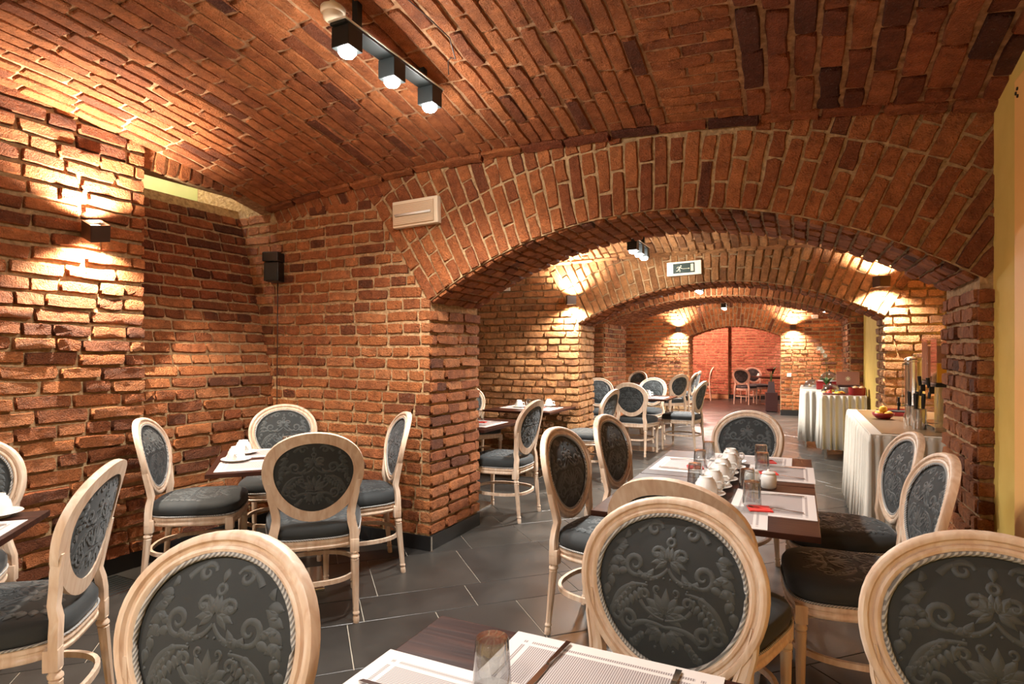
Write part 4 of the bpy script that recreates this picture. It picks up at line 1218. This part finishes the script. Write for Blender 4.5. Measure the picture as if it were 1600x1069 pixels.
# ------------------------------------------------------------------ buffet tables with pleated skirts
def pleats(path, n, amp, ztop, zbot, flare, seed):
    rg = random.Random(seed); v = []; f = []
    P = [np.array(p, float) for p in path]; seg = [np.linalg.norm(P[i + 1] - P[i]) for i in range(len(P) - 1)]; T = sum(seg)
    N = n * 8; zs = [ztop, ztop - .05, (ztop + zbot) / 2, zbot]
    ph = 0
    jit = [rg.uniform(.6, 1.3) for _ in range(n + 2)]
    for i in range(N + 1):
        d = T * i / N; k = 0
        while k < len(seg) - 1 and d > seg[k]: d -= seg[k]; k += 1
        t = (P[k + 1] - P[k]) / seg[k]; nv = np.array([t[1], -t[0]])
        w = math.sin(2 * math.pi * i / 8 + .6 * math.sin(i * .37)) * jit[i // 8]
        for q, z in enumerate(zs):
            a = amp * (0.25, .8, 1.0, 1.35)[q]; out = flare * (0, .1, .5, 1)[q]
            p = P[k] + t * d + nv * (a * w + out + .004)
            v.append((p[0], p[1], z + (rg.uniform(-.004, .004) if q == 3 else 0)))
    m = len(zs)
    for i in range(N):
        for q in range(m - 1): f.append((i * m + q, i * m + q + 1, (i + 1) * m + q + 1, (i + 1) * m + q))
    return v, f
def buffet(x0, x1, y0, y1, z, zb, n, label, seed):
    r = empty('buffet_table', ((x0 + x1) / 2, (y0 + y1) / 2, 0), 0, label, 'table', 'buffet tables with white skirts')
    cx, cy = (x0 + x1) / 2, (y0 + y1) / 2; a, b_ = (x1 - x0) / 2, (y1 - y0) / 2
    mb = MB(); mb.box((0, 0, z - .014), (2 * a, 2 * b_, .028), bev=.004); mb.obj('table_top', 'linen', r)
    v, f = pleats([(-a, b_), (-a, -b_), (a, -b_)], n, .020, z - .006, zb, .02, seed)
    v = [(-p[0], p[1], p[2]) if False else p for p in v]
    o = mk('skirt', v, f, 'linen', r, True)
    sm = o.modifiers.new('thickness', 'SOLIDIFY'); sm.thickness = .002
    for sx in (-1, 1):
        for sy in (-1, 1):
            mb = MB(); mb.box((sx * (a - .05), sy * (b_ - .05), (z - .03) / 2), (.03, .03, z - .03)); mb.obj('leg', 'steel', r)
    return r
ZB = .83
b1 = buffet(.43, 1.17, 4.55, 6.50, ZB, .05, 46, 'nearest buffet table with white pleated skirt and brown top mat', 1)
mb = MB(); mb.box((.03, -.01, ZB + .002), (.66, 1.84, .004)); o = mb.obj('top_mat', 'buffet_top', b1)
b2 = buffet(.27, .78, 8.63, 9.42, ZB, .13, 18, 'middle buffet table with pinkish lit skirt and food platters', 2)
mb = MB(); mb.box((0, 0, ZB + .002), (.46, .74, .004)); mb.obj('top_mat', 'red_lacquer', b2)
b3 = buffet(.05, .62, 9.56, 11.2, ZB, .10, 24, 'farthest buffet table with a white skirt', 3)
ZB += .0045
# coffee urn
r = empty('coffee_urn', (.84, 5.66, ZB), 0, 'tall steel coffee urn with a gauge tube on the nearest buffet', 'urn')
mb = MB(); mb.lathe([(.075, 0), (.075, .03), (.066, .05), (.066, .46), (.072, .465), (.072, .475)], 32); autosmooth(mb.obj('urn_body', 'steel', r), 40)
mb = MB(); mb.lathe([(.070, .476), (.066, .492), (.04, .503), (.012, .505), (.012, .52), (.0001, .524)], 28); autosmooth(mb.obj('urn_lid', 'steel', r), 50)
mb = MB(); mb.tube([(-.085, -.05, .12), (-.085, -.05, .44)], .007, 8); mb.obj('gauge_tube', 'glass', r, True)
mb = MB(); mb.tube([(-.055, -.03, .445), (-.085, -.05, .445)], .009, 8); mb.tube([(-.055, -.03, .115), (-.11, -.066, .115)], .011, 8); mb.obj('gauge_fitting', 'steel', r)
mb = MB(); mb.box((-.115, -.068, .125), (.022, .022, .03), bev=.003); mb.box((-.115, -.068, .155), (.014, .014, .05), bev=.003); mb.tube([(-.115, -.068, .115), (-.118, -.07, .075)], .008, 8); mb.obj('tap', 'black_plastic', r)
# dispensers on a steel stand
def dispenser(x, y, fill, fmat, label, ribs):
    r = empty('drink_dispenser', (x, y, ZB), 0, label, 'dispenser', 'dispensers on the nearest buffet')
    mb = MB(); mb.box((0, .0, .016), (.15, .26, .032), bev=.004); mb.obj('base', 'steel', r)
    mb = MB(); mb.box((.045, .06, .165), (.05, .12, .27), bev=.004); mb.obj('column', 'steel', r)
    mb = MB(); mb.box((0, 0, .312), (.13, .21, .024), bev=.004); mb.obj('tank_seat', 'black_plastic', r)
    mb = MB(); w, d, h, t = .12, .20, .30, .004
    z0 = .325
    for sx in (-1, 1): mb.box((sx * (w - t) / 2, 0, z0 + h / 2), (t, d, h))
    for sy in (-1, 1): mb.box((0, sy * (d - t) / 2, z0 + h / 2), (w - 2 * t, t, h))
    mb.box((0, 0, z0 + t / 2), (w - 2 * t, d - 2 * t, t))
    tk = mb.obj('tank', 'clear_plastic', r)
    mb = MB(); mb.box((0, 0, z0 + h + .006), (w + .008, d + .008, .012), bev=.003); mb.obj('tank_lid', 'clear_plastic', r)
    mb = MB(); mb.box((0, 0, z0 + .006 + fill / 2), (w - .012, d - .012, fill)); mb.obj('contents', fmat, r)
    for k in range(ribs):
        mb = MB(); mb.box((-w / 2 - .001, -.08 + .16 * k / max(1, ribs - 1), z0 + h / 2), (.003, .006, h * .92)); mb.obj('rib', 'cereal', tk)
    mb = MB(); mb.box((-.07, 0, .275), (.03, .03, .05), bev=.004); mb.tube([(-.085, 0, .29), (-.092, 0, .36)], [.010, .013], 8); mb.tube([(-.08, 0, .26), (-.085, 0, .215)], .010, 8); mb.obj('tap', 'black_plastic', r)
    return r
dispenser(.90, 5.25, .25, 'cereal', 'clear dispenser with brown ribbed front on the nearest buffet', 5)
dispenser(.90, 4.93, .13, 'juice', 'clear dispenser holding yellow juice on the nearest buffet', 0)
def cutlery_bin(x, y, label):
    r = empty('steel_canister', (x, y, ZB), 0, label, 'canister', 'steel canisters on the nearest buffet')
    mb = MB(); mb.lathe([(.042, 0), (.043, .004), (.043, .135), (.046, .137), (.046, .141), (.040, .141), (.040, .008), (.0001, .008)], 28, cap=False); autosmooth(mb.obj('canister_wall', 'steel', r), 40)
    for k in range(4):
        a = k * 1.6 + x; c, s_ = math.cos(a) * .022, math.sin(a) * .022
        kn = empty('serving_knife', (x + c, y + s_, ZB + .012), a, 'black handled server standing in the ' + ('front' if y < 5.1 else 'rear') + ' steel canister', 'cutlery', 'black handled servers in canisters')
        mb = MB(); mb.tube([(0, 0, 0), (.006, 0, .13)], .004, 6); mb.obj('shaft', 'cutlery_steel', kn)
        mb = MB(); mb.tube([(.006, 0, .131), (.009, 0, .19), (.012, 0, .235)], [.007, .010, .008], 8); autosmooth(mb.obj('grip', 'black_plastic', kn), 60)
cutlery_bin(.765, 4.96, 'front steel canister with black handled servers on the nearest buffet')
cutlery_bin(.765, 5.22, 'rear steel canister with black handled servers on the nearest buffet')
r = empty('serving_tray', (.82, 6.10, ZB), 0, 'red serving tray at the pier end of the nearest buffet', 'tray')
mb = MB(); mb.box((0, 0, .004), (.28, .42, .008)); mb.obj('tray_base', 'red_lacquer', r)
mb = MB()
for sx in (-1, 1): mb.box((sx * .137, 0, .018), (.008, .42, .026))
for sy in (-1, 1): mb.box((0, sy * .207, .018), (.266, .008, .026))
mb.obj('tray_rim', 'red_lacquer', r)
o = mk('dark_dish', *(lambda m: (m.v, m.f))(MB().lathe([(.0001, .004), (.05, .004), (.085, .018), (.088, .020), (.085, .021), (.05, .009), (.0001, .009)], 28)), 'dark_metal', None, True); o.location = (.80, 6.12, ZB + .0082); tag(o, 'shallow dark dish on the red serving tray', 'dish')
r = empty('fruit_bowl', (.62, 5.60, ZB), 0, 'small red bowl of lemons beside the coffee urn', 'bowl')
mb = MB(); mb.lathe([(.0001, .003), (.045, .003), (.075, .03), (.08, .05), (.077, .05), (.07, .032), (.043, .008), (.0001, .008)], 24); mb.obj('bowl_shell', 'red_lacquer', r, True)
lm = MB(); lm.lathe([(.0001, -.036), (.008, -.032), (.022, -.02), (.027, 0), (.022, .02), (.008, .032), (.0001, .036)], 16)
for i, (x, y, z) in enumerate(((.0, .032, .040), (.034, -.022, .040), (-.034, -.022, .040), (0, 0, .080))):
    o = mk('lemon', lm.v, lm.f, 'food_yellow', None, True); o.location = (.62 + x, 5.60 + y, ZB + z); o.rotation_euler = (1.3, i * .5, i * 1.7)
    tag(o, ['rear lemon in the red bowl beside the coffee urn', 'right lemon in the red bowl beside the coffee urn', 'left lemon in the red bowl beside the coffee urn', 'topmost lemon in the red bowl beside the coffee urn'][i], 'lemon', 'lemons in the red bowl')
# middle and far buffet food
def dome(x, y, z, rad, label, basem='porcelain', h=1.0):
    r = empty('food_dome', (x, y, z), 0, label, 'food cover', 'clear food domes')
    mb = MB(); mb.lathe([(.0001, .002), (rad * 1.12, .002), (rad * 1.14, .010), (rad * 1.1, .012), (.0001, .010)], 28); mb.obj('dome_plate', basem, r)
    mb = MB(); n = 10
    pr = [(rad * math.cos(k / n * math.pi / 2), .012 + rad * h * math.sin(k / n * math.pi / 2)) for k in range(n)] + [(.001, .012 + rad * h)]
    pi = [(max(.0005, q[0] - .003), q[1] - .002) for q in pr[::-1]]; pi[-1] = (pi[-1][0], .012)
    mb.lathe(pr + pi, 32, cap=False); mb.obj('dome_cover', 'glass', r, True)
    mb = MB(); mb.lathe([(.008, .012 + rad * h), (.008, .022 + rad * h), (.014, .028 + rad * h), (.0001, .036 + rad * h)], 12); mb.obj('knob', 'black_plastic', r, True)
    return r
def slices(x, y, z, n, rad, mats, label, g):
    rg = random.Random(int(x * 1000 + y * 77))
    for k in range(n):
        a = 2 * math.pi * k / n + rg.uniform(-.2, .2); q = rad * rg.uniform(.3, 1)
        mb = MB(); s = rg.uniform(.022, .034)
        mb.lathe([(.0001, 0), (s, .001), (s * 1.05, s * .45), (s * .6, s * .9), (.0001, s)], 10)
        o = mb.obj('food_piece', mats[k % len(mats)], None, True); o.location = (x + q * math.cos(a), y + q * math.sin(a), z); o.rotation_euler = (0, 0, a)
        tag(o, label, 'food', g)
dome(.40, 9.06, ZB, .115, 'clear dome over cake on the middle buffet table'); slices(.40, 9.06, ZB + .013, 7, .06, ['food_yellow', 'bread', 'food_red'], 'piece of cake under the clear dome on the middle buffet', 'cake under the front dome')
r = empty('display_riser', (.42, 10.0, ZB), 0, 'red display box carrying the tallest dome on the far buffet', 'box')
mb = MB(); mb.box((0, 0, .055), (.34, .26, .11), bev=.006); mb.obj('riser_box', 'red_lacquer', r); mb = MB(); mb.box((0, 0, .114), (.36, .28, .008)); mb.obj('riser_top', 'red_lacquer', r)
dome(.42, 10.0, ZB + .119, .135, 'tallest clear dome standing on the red display box'); slices(.42, 10.0, ZB + .132, 6, .07, ['bread', 'petal_white'], 'pastry under the tallest clear dome', 'pastry under the tallest dome')
dome(.20, 10.30, ZB, .125, 'clear dome on a white tray at the aisle end of the far buffet'); slices(.20, 10.30, ZB + .013, 5, .05, ['petal_white', 'bread'], 'pale cheese under the aisle end dome', 'cheese under the aisle dome')
mb = MB(); mb.lathe([(.0001, .003), (.15, .003), (.19, .012), (.192, .015), (.15, .008), (.0001, .008)], 36); o = mb.obj('food_platter', 'porcelain', None, True); o.location = (.43, 8.81, ZB); o.scale = (.80, .75, 1); tag(o, 'oval platter of fruit and cold cuts on the middle buffet', 'platter')
slices(.35, 8.81, ZB + .009, 5, .05, ['bread', 'food_red', 'petal_white'], 'cold cut on the left half of the fruit platter', 'cold cuts on the platter')
slices(.49, 8.81, ZB + .009, 7, .06, ['food_yellow', 'food_yellow', 'food_red', 'leaf_green'], 'cut fruit on the right half of the fruit platter', 'fruit on the platter')
ORD = ['first', 'second', 'third', 'fourth', 'fifth', 'sixth', 'seventh', 'eighth', 'ninth', 'tenth', 'eleventh']
pl = MB(); pl.lathe([(.0001, 0), (.05, 0), (.085, .008), (.087, .010), (.05, .004), (.0001, .004)], 28)
for st, (x, y, n, lab) in enumerate(((.575, 9.09, 9, 'left stack'), (.715, 9.09, 11, 'right stack'))):
    me = None
    for k in range(n):
        if me is None: o = pl.obj('dinner_plate', 'porcelain', None, True); me = o.data
        else: o = bpy.data.objects.new('dinner_plate', me); COL.objects.link(o)
        o.location = (x, y, ZB + k * .0078); o.scale = (.8, .8, 1); tag(o, 'white plate, ' + ORD[k] + ' from the bottom in the ' + lab + ' on the middle buffet', 'plate', 'plates in the ' + lab)
r = empty('bread_basket', (.685, 8.80, ZB), 0, 'red lined bread basket at the pier side of the middle buffet', 'basket')
mb = MB(); mb.sweep([(.09 * math.copysign(abs(math.cos(a)) ** .5, math.cos(a)), .11 * math.copysign(abs(math.sin(a)) ** .5, math.sin(a)), .045) for a in [2 * math.pi * k / 28 for k in range(28)]], [(-.004, -.045), (.004, -.045), (.008, .045), (.0, .045)], True); mb.box((0, 0, .004), (.17, .21, .008)); mb.obj('basket_wall', 'red_lacquer', r)
for k in range(4):
    mb = MB(); mb.lathe([(.0001, -.06), (.022, -.05), (.032, 0), (.022, .05), (.0001, .06)], 12); o = mb.obj('bread_roll', 'bread', None, True); o.location = (.63 + .036 * k, 8.80, ZB + .045 + .035 * (k % 2)); o.rotation_euler = (math.pi / 2, 0, 0); tag(o, 'pale bread roll in the red lined basket', 'bread', 'bread rolls in the basket')
r = empty('wooden_box', (.62, 9.27, ZB), 0, 'open brown box with raised lid and star mark behind the plates', 'box')
mb = MB(); mb.box((0, 0, .05), (.26, .14, .1), bev=.004); mb.obj('box_body', 'dark_lacquer', r)
M = Matrix.Translation((0, .02, .10)) @ Matrix.Rotation(math.radians(-14), 4, 'X')
mb = MB(); mb.box((0, .03, .09), (.28, .014, .20), M, bev=.003); lid = mb.obj('box_lid', 'brown_lacquer', r)
mb = MB()
for k in range(4): mb.box((0, .022, .09), (.006, .003, .07), M @ Matrix.Translation((0, 0, .09)) @ Matrix.Rotation(k * math.pi / 4, 4, 'Y') @ Matrix.Translation((0, 0, -.09)))
mb.obj('star_mark', 'sign_white', lid)
# orchid behind the buffet
r = empty('potted_orchid', (.36, 9.33, ZB), 0, 'white orchid with a tall stem behind the buffet domes', 'plant')
mb = MB(); mb.lathe([(.03, 0), (.042, .09), (.045, .09), (.043, .094), (.038, .085), (.0001, .085)], 20, cap=False); mb.obj('pot', 'dark_lacquer', r, True)
mb = MB(); mb.tube([(0, 0, .085), (.005, 0, .25), (-.01, 0, .45), (-.05, -.01, .58), (-.085, -.02, .62)], [.004, .0035, .003, .003, .002], 6); mb.obj('stem', 'leaf_green', r, True)
def leafmesh(L_, w, bend):
    mb = MB(); v = []; n = 8
    for i in range(n + 1):
        s = i / n; ww = w * math.sin(math.pi * (s * .9 + .08)); z = bend * math.sin(s * 2.2)
        v += [(-ww, L_ * s, z + .15 * ww), (0, L_ * s, z), (ww, L_ * s, z + .15 * ww)]
    f = []
    for i in range(n): f += [(3 * i, 3 * i + 1, 3 * i + 4, 3 * i + 3), (3 * i + 1, 3 * i + 2, 3 * i + 5, 3 * i + 4)]
    return mb.add(v, f)
for k in range(5):
    o = leafmesh(.17, .022, .07).obj('leaf', 'leaf_green', r, True); o.location = (0, 0, .085); o.rotation_euler = (.3, 0, k * 1.26)
for k, (x, z) in enumerate(((-.02, .50), (-.05, .56), (-.075, .60), (-.10, .60))):
    mb = MB()
    for q in range(5):
        lf = leafmesh(.034, .014, .006); mb.add(lf.v, lf.f, Matrix.Rotation(q * 2 * math.pi / 5, 4, 'Y') @ Matrix.Rotation(math.pi / 2, 4, 'X'))
    o = mb.obj('blossom', 'petal_white', r, True); o.location = (x, -.03, z); o.rotation_euler = (.2, .3 * k, 0)
# vase of red flowers on a pedestal in the far opening
r = empty('pedestal', (-.56, 15.12, 0), .1, 'dark lacquered pedestal standing in the far opening', 'pedestal')
mb = MB(); mb.box((0, 0, .24), (.26, .26, .44), bev=.006); mb.obj('pedestal_block', 'dark_lacquer', r); mb = MB(); mb.box((0, 0, .01), (.22, .22, .02)); mb.obj('plinth', 'black_plastic', r)
r = empty('floor_vase', (-.56, 15.12, .4605), 0, 'tall dark tapered vase of red flowers on the pedestal', 'vase')
mb = MB(); mb.sweep([(0, 0, 0), (0, 0, .25)], lambda i: [(-(.085, .06)[i], -(.085, .06)[i]), ((.085, .06)[i], -(.085, .06)[i]), ((.085, .06)[i], (.085, .06)[i]), (-(.085, .06)[i], (.085, .06)[i])], frames=[((1, 0, 0), (0, 1, 0))] * 2); mb.obj('vase_body', 'dark_lacquer', r)
for k in range(7):
    a = k * .9; q = .02 + .045 * (k % 3)
    mb = MB(); mb.tube([(0, 0, .2), (q * math.cos(a) * .4, q * math.sin(a) * .4, .38), (q * math.cos(a), q * math.sin(a), .50)], .004, 5); st = mb.obj('flower_stem', 'leaf_green', r)
    mb = MB()
    for s in range(6):
        lf = leafmesh(.085, .042, .03); mb.add(lf.v, lf.f, Matrix.Translation((q * math.cos(a), q * math.sin(a), .49)) @ Matrix.Rotation(s * 1.05, 4, 'Z') @ Matrix.Rotation(.5, 4, 'X'))
    mb.obj('flower_head', 'petal_red', st, True)
for k in range(3):
    o = leafmesh(.2, .04, .05).obj('leaf', 'leaf_green', r, True); o.location = (.03, 0, .42); o.rotation_euler = (.9, 0, -.8 - k * .5)

# ------------------------------------------------------------------ wall fittings
r = empty('emergency_light', (-2.385, Y1 - .03, 2.34), 0, 'cream emergency light box on the near arch wall', 'lamp'); r.rotation_euler = (0, math.radians(-1.5), 0)
mb = MB(); mb.box((0, .0, 0), (.375, .05, .185), bev=.008); mb.obj('housing', 'cream_plastic', r)
mb = MB(); mb.box((-.008, -.029, -.004), (.335, .012, .15), bev=.004); cv_ = mb.obj('ribbed_cover', 'cream_shade', r)
for k in range(14):
    mb = MB(); mb.box((-.008, -.0365, -.07 + k * .0105), (.33, .004, .0045)); mb.obj('rib', 'cream_plastic', cv_)
mb = MB(); mb.tube([(-.15, -.042, -.012), (.14, -.042, -.012)], .009, 8); mb.obj('tube', 'white_plastic', cv_, True)
r = empty('exit_sign', (-1.10, Y2 - .035, 2.277), 0, 'green running man exit sign on the second arch', 'sign'); r.rotation_euler = (0, math.radians(-1.5), 0)
mb = MB(); mb.box((0, 0, 0), (.36, .04, .15), bev=.006); mb.obj('housing', 'frame_white', r)
mb = MB(); mb.box((.0, -.0215, .002), (.225, .004, .105)); pn = mb.obj('green_panel', 'sign_green', r)
def fl(mb, pts, y=-.0245):
    n = len(pts); mb.add([(x, y, z) for x, z in pts] + [(x, y + .0015, z) for x, z in pts], [tuple(range(n)), tuple(range(n, 2 * n))[::-1]] + [(i, n + i, n + (i + 1) % n, (i + 1) % n) for i in range(n)])
def limb(mb, a, b_, w):
    dx, dz = b_[0] - a[0], b_[1] - a[1]; l = math.hypot(dx, dz); nx, nz = -dz / l * w / 2, dx / l * w / 2
    fl(mb, [(a[0] + nx, a[1] + nz), (a[0] - nx, a[1] - nz), (b_[0] - nx, b_[1] - nz), (b_[0] + nx, b_[1] + nz)])
mb = MB()
fl(mb, [(-.030 + .007 * math.cos(k * .785), .027 + .007 * math.sin(k * .785)) for k in range(8)])
for a, b_, w in (((-.038, .018), (-.052, -.006), .014), ((-.040, .016), (-.064, .018), .005), ((-.064, .018), (-.073, .004), .005), ((-.036, .014), (-.026, 0), .005), ((-.026, 0), (-.014, -.002), .005), ((-.054, -.004), (-.060, -.022), .007), ((-.060, -.022), (-.080, -.026), .006), ((-.050, -.006), (-.040, -.018), .007), ((-.040, -.018), (-.042, -.038), .006)): limb(mb, a, b_, w)
mb.obj('running_man', 'sign_white', pn)
mb = MB(); limb(mb, (-.012, -.005), (.052, -.005), .004); fl(mb, [(.048, -.012), (.062, -.005), (.048, .002)]); mb.obj('arrow', 'sign_white', pn)
mb = MB(); fl(mb, [(.072, -.035), (.100, -.035), (.100, .042), (.072, .042)]); mb.obj('door_symbol', 'sign_white', pn)
mb = MB(); mb.box((-.075, -.022, .063), (.012, .006, .008)); mb.obj('status_light', 'led_yellow', r)
r = empty('wall_speaker', (-3.70, Y1 - .075, 2.03), 0, 'small black loudspeaker high in the brick corner', 'speaker')
r.rotation_euler = (0, 0, math.radians(20))
mb = MB(); mb.box((0, 0, -.03), (.12, .10, .15), bev=.008); mb.obj('cabinet', 'black_plastic', r); mb = MB(); mb.box((0, -.01, .085), (.13, .115, .075), bev=.01); mb.obj('upper_cabinet', 'black_plastic', r)
mb = MB(); mb.box((0, -.0515, -.03), (.10, .006, .13), bev=.002); mb.obj('grille', 'dark_metal', r); mb = MB(); mb.box((0, .06, 0), (.03, .04, .05)); mb.obj('bracket', 'dark_metal', r)
mb = MB(); mb.tube([(-3.71, Y1 - .03, 1.92), (-3.715, Y1 - .028, 1.5), (-3.72, Y1 - .028, 1.0), (-3.725, Y1 - .028, .6)], .004, 6); o = mb.obj('speaker_cable', 'bronze_metal', None, True); tag(o, 'thin cable running down the brick corner below the loudspeaker', 'cable')
r = empty('smoke_detector', (-1.86, 2.02, cap1(-1.86, 2.02) - .02), 0, 'round cream smoke detector at the top edge of the vault', 'detector')
mb = MB(); mb.lathe([(.055, .03), (.055, -.005), (.048, -.012)], 28); mb.obj('detector_base', 'cream_plastic', r, True)
mb = MB(); mb.lathe([(.045, -.012), (.043, -.034), (.032, -.044), (.0001, -.046)], 28); autosmooth(mb.obj('detector_head', 'cream_plastic', r), 50)
zv = lambda x, y, d=.03: (x, y, cap1(x, y) - d)
mb = MB(); mb.tube([zv(-1.50, 2.05), zv(-1.48, 2.2), zv(-1.44, 2.32, .06), zv(-1.47, 2.42, .09), zv(-1.52, 2.46, .05), zv(-1.56, 2.5, .035), zv(-1.62, 2.6, .03)], .003, 6); o = mb.obj('loose_wire', 'bronze_metal', None, True); tag(o, 'thin loose wire hanging from the near vault beside the spotlight bar', 'cable')
for x, y, z, lab in ((-3.25, Y2 - .02, 2.174, 'white double socket high on the pier of the second arch'), (.33, Y4 - .02, 2.165, 'white double socket high on the end wall'), (-.174, Y4 - .02, .894, 'white socket low on the end wall beside the opening')):
    r = empty('wall_socket', (x, y, z), 0, lab, 'socket', 'white wall sockets')
    mb = MB(); mb.box((0, -.004, 0), (.13 if z > 1 else .085, .02, .08), bev=.004); mb.obj('socket_plate', 'white_plastic', r)
    for k in ((-.03, .03) if z > 1 else (0,)):
        mb = MB(); mb.lathe([(.02, 0), (.018, -.003)], 16, Matrix.Translation((k, -.0145, 0)) @ Matrix.Rotation(-math.pi / 2, 4, 'X')); mb.obj('outlet', 'cream_plastic', r)
# floor grille by the left wall
r = empty('floor_grille', (-3.60, 2.07, 0), 0, 'steel slotted floor grille along the left wall', 'grille')
mb = MB(); mb.box((0, 0, .001), (.30, .26, .002)); mb.obj('grille_plate', 'dark_metal', r)
for k in range(9):
    mb = MB(); mb.box((-.13 + k * .0325, 0, .004), (.006, .25, .005)); mb.obj('slat', 'steel', r)
mb = MB()
for sx in (-1, 1): mb.box((sx * .15, 0, .004), (.008, .268, .006))
for sy in (-1, 1): mb.box((0, sy * .13, .004), (.292, .008, .006))
mb.obj('grille_frame', 'steel', r)
